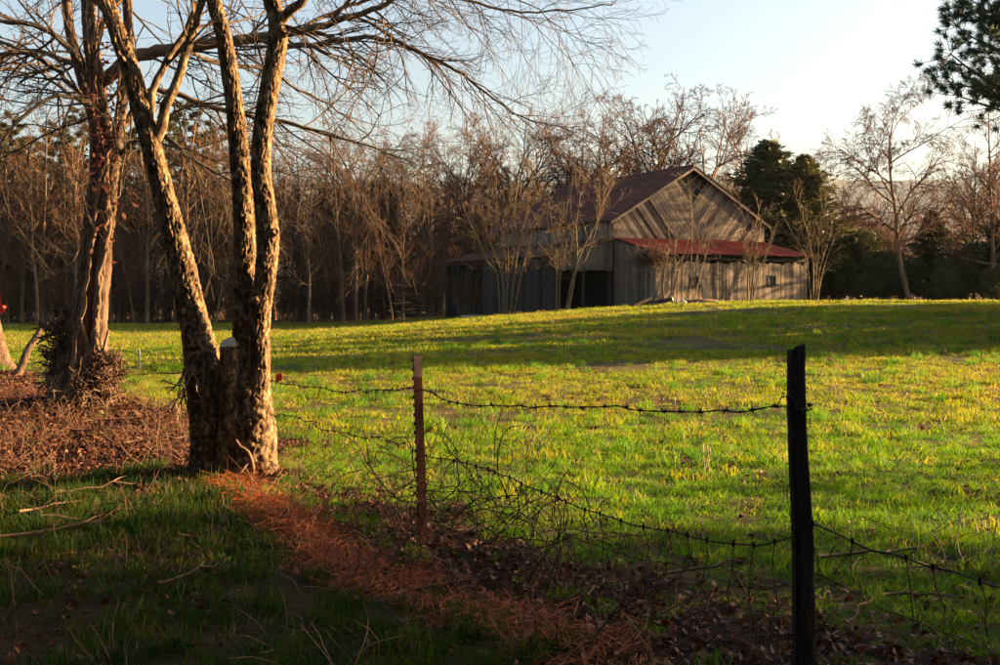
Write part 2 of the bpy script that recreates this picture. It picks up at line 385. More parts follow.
BX, BY, BZ = 11.36, 71.0, 1.3
barn = empty('barn', (BX, BY, BZ), R(27.1))
tag(barn, 'old grey board barn with rusty red tin roofs and diagonal gable boards', 'barn')

def clip(poly, a, b, c):                   # keep a*x+b*z<=c
    out = []
    for i in range(len(poly)):
        p, q = poly[i], poly[(i + 1) % len(poly)]; fp = a * p[0] + b * p[1] - c; fq = a * q[0] + b * q[1] - c
        if fp <= 0: out.append(p)
        if fp * fq < 0: t = fp / (fp - fq); out.append((p[0] + (q[0] - p[0]) * t, p[1] + (q[1] - p[1]) * t))
    return out

HW, ZE, ZA, LEN = 5.5, 5.0, 8.2, 15.0      # half width, eave and apex heights, length
ZT, ZL = 3.85, 2.85                        # lean-to roof: top and lower edge
gw = MB(); gw.prism([(-5.42, -1.5), (5.42, -1.5), (5.42, 4.88), (1.55, 7.05), (.45, 6.3), (-.55, 6.25), (-1.45, 7.1), (-5.42, 4.88)], .10, .16)
gable = gw.build('gable_wall', M['board_flat'], barn)
gable['label'] = 'gable wall of weathered boards laid in a chevron'
sl = (ZA - ZE) / HW
for side in (-1, 1):
    half = [(-5.45, 3.55), (0, 3.55), (0, ZA - .12), (-5.45, ZE - .10)]
    dx, dz = math.cos(R(-51)), math.sin(R(-51)); nx_, nz_ = -dz, dx       # board direction, strip normal
    o = -5.2
    pos0 = nx_ * -5.45 + nz_ * 8.2; k = 0
    lo = min(nx_ * x + nz_ * z for x, z in half); hi = max(nx_ * x + nz_ * z for x, z in half); a = lo
    while a < hi:
        wd = rb.uniform(.20, .29); p = clip(clip(half, nx_, nz_, a + wd - rb.uniform(.012, .03)), -nx_, -nz_, -a)
        if side < 0: p = clip(p, .78, .63, 3.72 + rb.uniform(-.2, .12)) if p else p       # boards gone from the hay opening
        else: p = clip(p, .78, .63, 3.80 + rb.uniform(-.22, .10)) if p else p
        a += wd
        if len(p) < 3 or rb.random() < .025: continue
        if side > 0: p = [(-x - .005, z) for x, z in p][::-1]
        y = rb.uniform(.0, .022); MB().prism(p, .045 + y, .085 + y).build('board', M['board'], gable)
MB().prism([(-1.6, 6.0), (1.6, 6.0), (1.5, 7.2), (0, 8.0), (-1.5, 7.2)], .5, .54).build('loft_screen', M['board'], gable)
# crossed laths left hanging in the hay opening
for (x0, z0, x1, z1) in ((-.9, 7.3, .5, 6.3), (.8, 7.35, -.5, 6.25), (0, 8.0, 0, 6.3), (-.5, 7.7, .9, 6.7), (.55, 7.7, -.9, 6.8)):
    MB().tube([(x0, .12, z0), (x1, .07, z1)], [.035, .03], 4).build('lath', M['trim'], gable)

def vboards(parent, x0, x1, zb, zt, y, wmin=.17, wmax=.27, flip=False, windows=(), jag=0.06, swap=False, out=-1, skip=0.0, mt=None):
    """upright boards from x0 to x1; zb, zt functions of x; swap puts the run along y instead of x"""
    x = x0
    while x < x1 - .05:
        wd = min(rb.uniform(wmin, wmax), x1 - x); g = rb.uniform(.008, .028); c = x + wd / 2
        if rb.random() >= skip:
            spans = [(zb(c) + rb.uniform(-.03, jag), zt(c) + rb.uniform(-jag, .02))]
            for (wx, wz, ww, wh) in windows:
                if abs(c - wx) < ww / 2 + .02: spans = [(spans[0][0], wz - wh / 2), (wz + wh / 2, spans[0][1])]
            for (z0, z1) in spans:
                if z1 - z0 < .05: continue
                th = rb.uniform(.02, .03); lean = rb.uniform(-.012, .012); e = rb.uniform(0, .02) * out; mb = MB()
                pts = [(x, z0), (x + wd - g, z0 + rb.uniform(-.02, .02)), (x + wd - g + lean, z1 + rb.uniform(-.03, .03)), (x + lean, z1)]
                if swap: mb.prism(pts, 0, th); mb.v = [(y + e + q[1] * out, q[0], q[2]) for q in mb.v]; mb.f = [f[::-1] for f in mb.f] if out < 0 else mb.f
                else: mb.prism(pts, y + e, y + e + th)
                mb.build('board', mt or M['board'], parent)
        x += wd

# main side and back walls
lw = MB(); lw.box(-5.44, -5.40, .2, LEN, -1.5, 4.95); lw = lw.build('side_wall', M['board_flat'], barn)
vboards(lw, .1, LEN, lambda c: 3.3, lambda c: 4.95, -5.45, swap=True, out=-1, wmin=.25, wmax=.36)
rw = MB(); rw.box(5.40, 5.44, .2, LEN, -1.5, 4.95); rw = rw.build('side_wall', M['board_flat'], barn)
vboards(rw, .1, LEN, lambda c: -.3, lambda c: 4.95, 5.45, swap=True, out=1, wmin=.3, wmax=.42)
MB().prism([(-5.4, -1.5), (5.4, -1.5), (5.4, 4.85), (0, 8.05), (-5.4, 4.85)], LEN - .1, LEN - .06).build('back_wall', M['board_flat'], barn)

# front lean-to
W1 = ((-2.85, 1.30, .42, .42), (2.55, 1.42, .5, .45))
fx0, fx1, fy = -5.42, 5.15, -4.12
MB().box(fx0 + .1, fx1 - .1, fy + .10, fy + .13, -1.2, 2.25).build('front_backing', M['board_flat'], barn)
fw = MB().box(fx0, fx1, fy + .03, fy + .07, -.9, -.1).build('front_wall', M['board_flat'], barn)
vboards(fw, fx0, fx1, lambda c: -.15, lambda c: 2.46, fy, windows=W1, jag=.16, wmin=.18, wmax=.30)
for (wx, wz, ww, wh) in W1:
    f = MB(); x0, x1, z0, z1 = wx - ww / 2, wx + ww / 2, wz - wh / 2, wz + wh / 2
    f.box(x0 - .06, x0 + .02, fy - .05, fy + .02, z0, z1); f.box(x1 - .02, x1 + .06, fy - .05, fy + .02, z0, z1)
    f.box(x0 - .06, x1 + .06, fy - .052, fy + .02, z1, z1 + .08)
    wn = f.build('window', M['board_flat'], barn)
    MB().box(x0 - .12, x1 + .12, fy - .13, fy + .02, z0 - .07, z0 - .003).build('sill', M['board_flat'], wn)
    MB().box(x0 + .03, x1 - .03, fy + .04, fy + .06, z0 + .03, z1 - .03).build('shutter', M['board'], wn)
zlean = lambda y: ZL + (ZT - ZL) * (y + 4.4) / 4.4
sw = MB().prism([(-4.1, -1.2), (0, -1.2), (0, zlean(0) - .1), (-4.1, zlean(-4.1) - .1)], -5.36, -5.33)
sw.v = [(q[1], q[0], q[2]) for q in sw.v]; sw = sw.build('end_wall', M['board_flat'], barn)
vboards(sw, -4.12, -.02, lambda c: -.25, lambda c: zlean(c) - .08, -5.40, swap=True, out=-1)
sw2 = MB().prism([(-4.1, -1.2), (0, -1.2), (0, zlean(0) - .1), (-4.1, zlean(-4.1) - .1)], 5.06, 5.09)
sw2.v = [(q[1], q[0], q[2]) for q in sw2.v]; sw2 = sw2.build('end_wall', M['board_flat'], barn)
vboards(sw2, -4.12, -.02, lambda c: -.25, lambda c: zlean(c) - .08, 5.12, swap=True, out=1)
MB().box(-5.42, 5.15, -4.16, -4.02, 2.50, 2.68).build('eave_beam', M['board_flat'], barn)

# left lean-to with an open bay
xl = -9.35; zll = lambda x: ZL - .03 + (ZT - ZL) * (x - (-9.45)) / 3.95
lf = MB().prism([(-9.25, 2.05), (-5.5, 2.05), (-5.5, zll(-5.5) - .1), (-9.25, zll(-9.25) - .1)], .05, .08).build('bay_wall', M['board_flat'], barn)
vboards(lf, -9.3, -5.48, lambda c: 1.95, lambda c: zll(c) - .08, 0, jag=.08)
for x in (-9.25, -7.4, -5.6): MB().box(x - .08, x + .08, .12, .28, -1.4, 2.6).build('bay_post', M['board_flat'], barn)
ls = MB().box(-9.30, -9.27, .1, 8.9, -1.8, 2.65).build('shed_wall', M['board_flat'], barn)
vboards(ls, .1, 8.9, lambda c: -.7 - .05 * c, lambda c: 2.62, -9.33, swap=True, out=-1, wmin=.22, wmax=.34, skip=.03, mt=M['board_shaded'])
for y in (9.1, 11.0, 12.9, 14.7): MB().tube([(-9.25, y, -2.0), (-9.22, y + rb.uniform(-.06, .06), 2.6)], [.1, .085], 7).build('shed_post', M['board_flat'], barn)
MB().box(-9.3, -5.4, LEN - .2, LEN - .17, -1.8, 2.6).build('back_wall', M['board_flat'], barn)
MB().box(-9.2, -5.5, 6.0, 6.05, -1.8, 2.6).build('stall_partition', M['board_flat'], barn)

# tin roofs: separate ribbed sheets
def sheet_mesh(wd, ln, name, mt):
    xs = []; zs = []
    for k in range(6):
        c = wd * k / 5 - wd / 2
        for dx_, h in ((-.025, 0), (0, .022), (.025, 0)):
            if -wd / 2 <= c + dx_ <= wd / 2 + .03: xs.append(c + dx_); zs.append(h)
    n = len(xs); V = [(x, 0, z) for x, z in zip(xs, zs)] + [(x, -ln, z) for x, z in zip(xs, zs)]
    V += [(x, y, z - .012) for x, y, z in V]
    Fq = [(i, i + n, i + n + 1, i + 1) for i in range(n - 1)] + [(2 * n + i, 2 * n + i + 1, 3 * n + i + 1, 3 * n + i) for i in range(n - 1)]
    Fq += [(n + i, 3 * n + i, 3 * n + i + 1, n + i + 1) for i in range(n - 1)] + [(i, i + 1, 2 * n + i + 1, 2 * n + i) for i in range(n - 1)]
    me = bpy.data.meshes.new(name); me.from_pydata(V, [], Fq); me.materials.append(mt); me.update(); return me

def roof(p0, along, down, ln, width, parent_name, label=None, mt=None):
    """sheets laid side by side from p0 in direction along, each running in direction down"""
    al = Vector(along).normalized(); dn = Vector(down).normalized(); n = max(1, round(width / .66)); wd = width / n
    me = sheet_mesh(wd, ln, 'sheet', mt or M['rust']); up = al.cross(dn * -1).normalized()
    root = mobj(parent_name, MB().poly([Vector(p0) + dn * .05 - up * .03, Vector(p0) + al * width + dn * .05 - up * .03, Vector(p0) + al * width + dn * (ln - .1) - up * .03, Vector(p0) + dn * (ln - .1) - up * .03,
                 Vector(p0) + dn * .05 - up * .09, Vector(p0) + al * width + dn * .05 - up * .09, Vector(p0) + al * width + dn * (ln - .1) - up * .09, Vector(p0) + dn * (ln - .1) - up * .09],
                 [(0, 1, 2, 3), (7, 6, 5, 4), (0, 4, 5, 1), (1, 5, 6, 2), (2, 6, 7, 3), (3, 7, 4, 0)]).mesh('decking'), M['board_flat'], barn)
    if label: root['label'] = label
    mat = Matrix((al, dn * -1, up)).transposed().to_4x4()
    for i in range(n):
        o = mobj('sheet', me, None, root)
        o.matrix_local = Matrix.Translation(Vector(p0) + al * (wd * (i + .5)) + up * (.006 + rb.uniform(0, .02)) + dn * rb.uniform(-.06, .12)) @ mat @ Matrix.Rotation(rb.uniform(-.004, .004), 4, 'Z')
    return root
sn = math.hypot(HW, ZA - ZE)
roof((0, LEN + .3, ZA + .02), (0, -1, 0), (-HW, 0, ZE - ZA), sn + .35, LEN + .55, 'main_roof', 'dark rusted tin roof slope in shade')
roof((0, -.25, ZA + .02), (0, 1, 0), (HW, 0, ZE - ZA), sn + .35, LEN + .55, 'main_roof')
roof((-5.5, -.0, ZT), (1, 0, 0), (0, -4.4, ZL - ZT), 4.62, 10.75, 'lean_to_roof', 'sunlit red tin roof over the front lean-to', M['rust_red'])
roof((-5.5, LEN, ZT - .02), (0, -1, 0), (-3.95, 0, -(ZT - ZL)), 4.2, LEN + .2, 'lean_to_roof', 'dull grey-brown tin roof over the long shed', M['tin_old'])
MB().tube([(0, LEN + .35, ZA + .04), (0, -.27, ZA + .04)], [.09, .09], 6).build('ridge_cap', M['rust'], barn)
for s_ in (-1, 1):                          # pale rake boards under the roof edge
    a = Vector((0, -.24, ZA - .02)); d_ = Vector((s_ * HW, 0, ZE - ZA)).normalized(); e = a + d_ * (sn + .3); q = Vector((0, 0, -.2))
    MB().poly([a, e, e + q, a + q, a + Vector((0, .04, 0)), e + Vector((0, .04, 0)), e + q + Vector((0, .04, 0)), a + q + Vector((0, .04, 0))],
              [(0, 1, 2, 3), (7, 6, 5, 4), (0, 4, 5, 1), (1, 5, 6, 2), (2, 6, 7, 3), (3, 7, 4, 0)]).build('rake_board', M['trim'], barn)
a = Vector((-5.52, -.02, ZT - .05)); e = Vector((-9.4, -.02, ZL - .05)); q = Vector((0, 0, -.12)); t3 = Vector((0, .05, 0))
MB().poly([a, e, e + q, a + q, a + t3, e + t3, e + q + t3, a + q + t3], [(0, 1, 2, 3), (7, 6, 5, 4), (0, 4, 5, 1), (1, 5, 6, 2), (2, 6, 7, 3), (3, 7, 4, 0)]).build('rake_board', M['trim'], barn)

# things lying about the barn
def lump(rng, r, sq=(1, 1, .7), n=2):
    import bmesh
    bm = bmesh.new(); bmesh.ops.create_icosphere(bm, subdivisions=n, radius=r)
    s0 = rng.random() * 50
    for v in bm.verts:
        k = 1 + .5 * (float(vnoise(v.co.x / r * 1.4 + s0, v.co.y / r * 1.4 + v.co.z / r * 1.1, 3)) - .5)
        v.co = Vector((v.co.x * sq[0], v.co.y * sq[1], v.co.z * sq[2])) * k
    me = bpy.data.meshes.new('lump'); bm.to_mesh(me); bm.free(); return me
M['stone'] = mat_noise('field_stone', [(.3, (.2, .17, .14)), (.7, (.42, .38, .33))], (1, 1, 1), 6, .9, .6, .02)
M['clay'] = mat_noise('red_clay', [(.3, (.11, .05, .028)), (.7, (.2, .10, .055))], (1, 1, 1), 5, .95, .6, .03)
M['log'] = mat_noise('log_bark', [(.3, (.022, .017, .013)), (.7, (.06, .046, .034))], (1, 1, 1), 8, .9, .5, .02)
for i, (x, y, r) in enumerate(((683, 301, .24), (698, 300, .14), (716, 299, .18), (676, 303, .13), (706, 301, .17), (722, 300, .11), (690, 302, .12), (728, 300, .10))):
    p = px(x, y, 62.5 + i * .2); o = mobj('stone', lump(rb, r, (1.1, .9, .75)), M['stone'], None, on(p.x, p.y, r * .35))
    o.rotation_euler.z = rb.uniform(0, 6); tag(o, 'pale field stone in the rubble before the lean-to', 'stone', 'pale stones before the barn')
p = px(704, 301, 63.2); tag(mobj('clay_mound', lump(rb, .8, (1.15, .7, .28), 3), M['clay'], None, on(p.x, p.y, .05)), 'low heap of red clay among stones before the lean-to', 'mound')
for i, (x, y, ln, az, tl) in enumerate(((643, 304, 1.1, .5, .35), (650, 305, 1.0, .2, .1), (660, 304, 1.4, -.4, .2), (668, 303, .9, .9, .5), (656, 303, 1.3, 1.2, .6), (690, 303, .8, .1, .05), (637, 306, .7, -.2, .1))):
    p = px(x, y, 62 + i * .15); d_ = Vector((math.cos(az) * math.cos(tl), math.sin(az) * math.cos(tl), math.sin(tl)))
    root = empty('split_log', on(p.x, p.y, .08)); r = rb.uniform(.07, .12)
    MB().tube([d_ * -ln * .5 + Vector((0, 0, ln * .5 * abs(d_.z))), Vector((0, 0, ln * .5 * abs(d_.z) + .01)), d_ * ln * .5 + Vector((0, 0, ln * .5 * abs(d_.z)))], [r, r * 1.05, r * .95], 8, False).build('bark', M['log'], root, smooth=True)
    mb = MB()
    for s_ in (-1, 1):
        c = d_ * (ln * .499 * s_) + Vector((0, 0, ln * .5 * abs(d_.z))); mb.tube([c - d_ * .004 * s_, c], [r * .97, r * .9], 8)
    mb.build('cut_ends', M['cut'], root)
    tag(root, 'short grey log dumped in the grass beside the open bay', 'log', 'logs dumped before the barn')
p = px(470, 318, 74); o = MB().poly([(-.55, -.35, .03), (.55, -.3, .05), (.6, .35, .16), (-.5, .3, .12), (-.55, -.35, .0), (.55, -.3, .02), (.6, .35, .13), (-.5, .3, .09)],
        [(0, 1, 2, 3), (7, 6, 5, 4), (0, 4, 5, 1), (1, 5, 6, 2), (2, 6, 7, 3), (3, 7, 4, 0)]).build('tin_sheet', mat_noise('pale_tin', [(.3, (.4, .42, .45)), (.7, (.6, .62, .64))], (1, 1, 1), 4, .45, .1, .01), None, on(p.x, p.y, .02))
tag(o, 'bent sheet of pale tin lying by the long shed wall', 'tin sheet')

# tumbledown log crib left of the barn
M['cut_old'] = mat_noise('bleached_plank', [(.3, (.2, .16, .11)), (.7, (.34, .28, .2))], (1, 1, .3), 6, .9, .3, .01)
crib = empty('log_crib', on(-6.3, 86.5), .25); tag(crib, 'tumbledown dark log crib among the trees left of the barn', 'shed')
for row in range(9):
    z = .15 + row * .26
    for (a, e) in (((-1.6, -1.2), (1.6, -1.2)), ((-1.6, 1.2), (1.6, 1.2))) if row % 2 == 0 else (((-1.4, -1.5), (-1.4, 1.5)), ((1.4, -1.5), (1.4, 1.5))):
        MB().tube([(a[0], a[1], z + rb.uniform(-.03, .03)), (e[0], e[1], z + rb.uniform(-.06, .03))], [.125, .11], 7).build('log', M['log'], crib, smooth=True)
    if row % 2: MB().tube([(-1.6, -1.2, z), (1.6, -1.2, z + rb.uniform(-.08, .02))], [.10, .09], 7).build('log', M['log'], crib, smooth=True)
for i in range(7):
    MB().prism([(-1.9 + i * .55, 0), (-1.9 + i * .55 + .5, 0), (-1.9 + i * .55 + .5, .03), (-1.9 + i * .55, .03)], -1.9, 1.7).build('roof_board', M['board_shaded'], crib, (0, 0, 2.5 + rb.uniform(-.06, .1))).rotation_euler.x = rb.uniform(.06, .12)
p = px(449, 318, 85.2); o = MB().prism([(-.4, 0), (.38, 0), (.42, 1.75), (-.36, 1.85)], 0, .05)
door = empty('old_door', on(p.x, p.y, -.03), .6); o.build('panel', M['cut_old'], door)
for z in (.3, 1.0, 1.6): MB().box(-.38, .38, -.035, -.004, z, z + .13).build('batten', M['trim'], door)
MB().tube([(-.3, -.03, .4), (.3, -.03, 1.55)], [.05, .05], 4).build('brace', M['board_flat'], door)
door.rotation_euler.x = -.06
tag(door, 'pale weathered plank door standing at the dark end of the shed', 'door')
# ------------------------------------------------------------------ foreground tree of three stems
rt = random.Random(11)
def stem(rows, seg, step, amp, cells, cellh, seed, **k):
    return bark_tube([(*px(x, y, d), r) for x, y, d, r in rows], seg, step, amp, cells, cellh, seed, **k)
def join(*L):
    V = []; Fq = []; o = 0
    for v, f in L: V.append(v); Fq.append(f + o); o += len(v)
    return np.concatenate(V), np.concatenate(Fq)

big = empty('bare_tree', (-2.33, 10.7, 0.0)); tag(big, 'three-stemmed bare tree with golden plated bark and a sawn stub', 'tree')
def bpart(name, vf, m): 
    v, f = vf; return mobj(name, arr_mesh(name, v - np.array((-2.33, 10.7, 0.0)), f, True), m, big)
left = [(208, 505, 10.75, .235), (213, 470, 10.75, .195), (212, 430, 10.75, .185), (208, 390, 10.75, .172), (201, 350, 10.78, .140), (192, 310, 10.8, .115), (182, 265, 10.84, .10), (171, 220, 10.88, .090), (160, 180, 10.9, .085), (147, 130, 10.94, .080), (134, 80, 10.98, .074), (119, 38, 11.02, .068), (106, 0, 11.06, .064), (90, -55, 11.1, .055), (80, -130, 11.2, .04)]
cen = [(252, 505, 10.62, .24), (254, 470, 10.62, .192), (254, 430, 10.62, .178), (251, 385, 10.64, .16), (248, 345, 10.66, .128), (246, 300, 10.68, .10), (245, 250, 10.7, .086), (243, 200, 10.72, .080), (238, 140, 10.74, .074), (231, 80, 10.76, .068), (223, 35, 10.78, .064), (214, 0, 10.8, .06), (200, -60, 10.85, .05), (190, -140, 10.9, .035)]
rig = [(258, 400, 10.58, .09), (259, 360, 10.57, .09), (259, 332, 10.56, .085), (261, 305, 10.55, .085), (266, 270, 10.54, .088), (268, 238, 10.53, .09), (265, 205, 10.53, .084), (261, 170, 10.53, .078), (263, 130, 10.54, .075), (270, 85, 10.55, .075), (277, 45, 10.57, .078), (277, 20, 10.58, .07), (270, -5, 10.6, .062), (258, -60, 10.65, .05), (250, -140, 10.7, .035)]
def spart(name, rows, seed, top=.35, flare=.0, amp=.034):
    return bpart(name, stem(rows, 72, .017, amp, 15, .085, seed, top_amp=top, flare=flare), M['bark_hero'])
spart('stem', left, 3, .45, .5)
spart('stem', cen, 19, .22, .5)
spart('stem', rig, 37, .7, 0, .020)
st = bpart('sawn_stub', stem([(228, 500, 10.62, .13), (230, 450, 10.57, .115), (231, 400, 10.54, .095), (230, 370, 10.52, .084), (229, 346, 10.51, .078)], 56, .02, .014, 13, .08, 8), M['bark_hero'])
c = px(229, 345, 10.51) - Vector((-2.33, 10.7, 0)); ax = Vector((-.35, -.50, .79)).normalized()
MB().tube([c - ax * .03, c + ax * .035], [.074, .070], 20).build('cut_face', M['cut'], st)
# knots on the right stem where limbs were lost
for (x, y, d, r) in ((283, 31, 10.5, .05), (273, 233, 10.45, .035), (194, 372, 10.6, .05), (256, 300, 10.45, .03)):
    p = px(x, y, d) - Vector((-2.33, 10.7, 0)); a = Vector((rt.uniform(.2, .8), -.6, .2)).normalized()
    MB().tube([p - a * .08, p + a * .02, p + a * .05], [r * 1.4, r * 1.1, r * .8], 9).build('knot', M['bark_hero'], big, smooth=True)

HP = [dict(n=8, w=.10, g=-.01, c=9, t0=.1, tip=.3), dict(n=7, w=.13, g=-.02, c=6, t0=.15, lr=.5, rr=.5, ang=(25, 60), tip=.3),
      dict(n=6, w=.14, g=-.03, c=5, t0=.2, lr=.55, rr=.5, ang=(20, 55), tip=.35), dict(n=4, w=.16, g=-.03, c=0, t0=.2, lr=.5, rr=.5, ang=(20, 60), tip=.5), .0022]
def limbs_from(root, offs, specs, seed, name_l='limb', name_t='twigs', P=HP, start=1, per=11, l1=(1.0, 2.4), droop=.0, mt=None, thin=1.0):
    """explicit limbs (pixel rows x,y,depth,radius), each a part, with its side branches grown from it"""
    rg = random.Random(seed); o3 = Vector(offs)
    for rows in specs:
        S = spline([(*px(x, y, d), r * thin) for x, y, d, r in rows], .12); pts = [Vector(s[:3]) - o3 for s in S]; rads = [s[3] for s in S]
        # slight unevenness
        for i in range(1, len(pts)): pts[i] = pts[i] + Vector((rg.gauss(0, .012), rg.gauss(0, .012), rg.gauss(0, .012)))
        v, f = tubes([(pts, rads)], 9); lb = mobj(name_l, arr_mesh(name_l, v, f, True), mt or M['bark_smooth'], root)
        out = {}; ln = sum((pts[i + 1] - pts[i]).length for i in range(len(pts) - 1)); k = max(3, int(per * ln / 3))
        for j in range(k):
            t = .12 + .88 * (j + rg.random()) / k; i = min(int(t * (len(pts) - 1)), len(pts) - 2); d0 = (pts[i + 1] - pts[i]).normalized()
            d1 = rdir(rg, d0, R(rg.uniform(20, 65))); d1.z -= droop; d1.normalize()
            grow(rg, pts[i], d1, rg.uniform(*l1), max(min(rads[i] * .5, .022), .005), start, P, out)
        grow(rg, pts[-1], (pts[-1] - pts[-2]).normalized(), l1[0], rads[-1], start, P, out)
        v, f = join(*[tubes(out[l], (6, 5, 4, 3)[l]) for l in out]); mobj(name_t, arr_mesh(name_t, v, f, True), M['twig'], lb)
limbs_from(big, (-2.33, 10.7, 0), [
    [(156, 140, 10.92, .05), (166, 108, 10.9, .048), (180, 72, 10.88, .042), (190, 40, 10.85, .036), (204, 0, 10.8, .03), (225, -50, 10.8, .02)],
    [(150, 118, 10.94, .035), (158, 80, 10.98, .034), (176, 45, 11.0, .03), (192, 15, 11.0, .025), (215, -40, 11.0, .015)],
    [(277, 25, 10.58, .05), (291, 12, 10.5, .045), (310, -10, 10.4, .035), (340, -60, 10.3, .02)],
    [(112, 18, 11.05, .04), (90, -10, 11.1, .03), (60, -60, 11.2, .02)],
    [(132, 75, 10.98, .02), (118, 50, 10.8, .018), (108, 15, 10.6, .014), (100, -30, 10.5, .01)],
], 21, per=5, l1=(.5, 1.3), mt=M['bark_hero'])
# crooked root and bits of vine at its foot
vn = empty('dry_vine', px(230, 478, 10.4)); o3 = vn.location
mb = MB()
for rows in ([(249, 495, 10.35, .02), (253, 470, 10.33, .02), (248, 452, 10.33, .018), (240, 447, 10.33, .015), (236, 440, 10.35, .01)], [(248, 462, 10.3, .014), (235, 478, 10.25, .014), (218, 486, 10.2, .012), (205, 482, 10.2, .009), (185, 480, 10.15, .006)]):
    S = spline([(*px(*q[:3]), q[3]) for q in rows], .04); mb.tube([Vector(s[:3]) - o3 for s in S], [s[3] for s in S], 7)
mb.build('stems', M['vine'], vn, smooth=True); tag(vn, 'pale crooked dead vine at the foot of the three-stemmed tree', 'vine')
vn = empty('dry_vine', px(194, 372, 10.5)); o3 = vn.location; rg = random.Random(4); mb = MB()
for k in range(26):
    p = px(188 + rg.gauss(0, 4), 366 + abs(rg.gauss(0, 12)), 10.55 + rg.uniform(-.06, .06)); L_ = []
    d = Vector((rg.gauss(-.3, .6), rg.gauss(0, .5), rg.gauss(-.8, .5)))
    for s in range(6): L_.append(p - o3); d = d + Vector((rg.gauss(0, .5), rg.gauss(0, .5), rg.gauss(-.1, .4))); p = p + d.normalized() * .06
    mb.tube(L_, [.006] * 5 + [.003], 4)
for (x0, y0, x1, y1) in ((186, 322, 183, 345), (186, 368, 190, 420), (184, 330, 188, 372)):
    S = spline([px(x0, y0, 10.5), px((x0 + x1) / 2 - 3, (y0 + y1) / 2, 10.5), px(x1, y1, 10.5)], .05); mb.tube([Vector(s) - o3 for s in S], [.006] * len(S), 4)
mb.build('stems', M['vine'], vn); tag(vn, 'ragged clump of dark dead vine clinging to the leaning stem', 'vine')

# ------------------------------------------------------------------ vine-covered tree further along the fence row
LO = (-6.05, 17.4, 0.0); old = empty('bare_tree', LO); tag(old, 'old shaggy bare tree with vine-wrapped trunk and long drooping limbs', 'tree')
D = 17.4
def opart(name, vf, m, par=None):
    v, f = vf; return mobj(name, arr_mesh(name, v - np.array(LO), f, True), m, par or old)
opart('trunk', stem([(78, 425, D, .62), (80, 400, D, .50), (82, 370, D, .38), (86, 330, D, .27), (91, 290, D, .225), (97, 240, D, .20), (101, 200, D, .18), (103, 165, D, .165), (101, 130, D, .145), (97, 95, D, .12), (92, 50, D, .10), (88, 0, D, .085), (84, -80, D, .08)], 64, .035, .045, 15, .55, 51, top_amp=.5, flare=.25, lump=.16), M['bark_shaggy'])
opart('stem', stem([(98, 360, D - .3, .10), (101, 300, D - .25, .10), (105, 250, D - .2, .095), (108, 215, D - .18, .095), (112, 175, D - .15, .085), (117, 140, D - .12, .08), (122, 105, D - .1, .075), (128, 60, D, .068), (128, 20, D, .06), (124, -40, D, .06)], 36, .04, .02, 9, .4, 53, top_amp=.5, lump=.12), M['bark_shaggy'])
opart('stem', stem([(100, 170, D, .14), (96, 120, D + .2, .11), (82, 75, D + .3, .085), (70, 30, D + .3, .07), (62, -40, D + .3, .05)], 28, .05, .012, 9, .3, 57), M['bark_shaggy'])
limbs_from(old, LO, [
    [(100, 85, D, .12), (125, 62, D - .1, .12), (150, 53, D, .115), (185, 48, D, .11), (220, 43, D, .10), (255, 38, D, .09), (290, 33, D, .075), (335, 22, D - .2, .06), (372, 10, D - .3, .05), (405, -6, D - .4, .04), (460, -40, D - .5, .03)],
    [(262, 40, D, .05), (285, 46, D - .2, .05), (330, 42, D - .4, .045), (375, 37, D - .6, .038), (418, 52, D - .8, .032), (455, 70, D - .9, .026), (485, 92, D - 1, .02), (520, 116, D - 1.1, .014), (545, 124, D - 1.1, .01)],
    [(108, 160, D, .06), (140, 100, D + .3, .06), (165, 90, D + .5, .055), (200, 104, D + .6, .05), (240, 114, D + .7, .045), (285, 122, D + .7, .038), (330, 135, D + .8, .03), (375, 148, D + .9, .02), (410, 162, D + .9, .012)],
    [(300, 30, D, .04), (350, 5, D + .4, .035), (420, -12, D + .6, .03), (470, 2, D + .6, .026), (520, 12, D + .6, .02), (575, 10, D + .5, .014), (615, 2, D + .4, .008)],
    [(110, 165, D, .05), (150, 130, D - .4, .045), (178, 148, D - .5, .04), (200, 165, D - .6, .03), (232, 182, D - .6, .02), (250, 200, D - .6, .01)],
    [(100, 105, D, .06), (80, 62, D - .3, .055), (50, 32, D - .5, .048), (10, 22, D - .7, .04), (-40, 20, D - .9, .03)],
    [(100, 130, D, .06), (85, 100, D + .1, .05), (60, 72, D + .1, .045), (30, 55, D, .04), (0, 42, D, .03), (-40, 25, D, .02)],
    [(95, 70, D, .055), (60, 60, D + .5, .05), (30, 50, D + .8, .042), (-10, 60, D + 1, .045), (-60, 90, D + 1.2, .03)],
    [(92, 45, D, .07), (120, 0, D + .3, .06), (160, -30, D + .5, .05), (240, -40, D + .5, .04), (330, -45, D + .5, .03), (430, -30, D + .3, .02), (520, 0, D + .2, .012), (570, 35, D + .2, .008)],
    [(101, 112, D, .045), (93, 104, D - .3, .042), (75, 97, D - .7, .038), (50, 98, D - 1.1, .033), (20, 120, D - 1.3, .03), (-10, 160, D - 1.4, .015)],
    [(180, 48, D, .04), (215, 62, D + .8, .035), (260, 70, D + 1.3, .03), (310, 95, D + 1.6, .022), (350, 120, D + 1.8, .014), (380, 150, D + 1.8, .008)],
], 33, per=14, l1=(.8, 2.2), droop=.32, thin=.82)
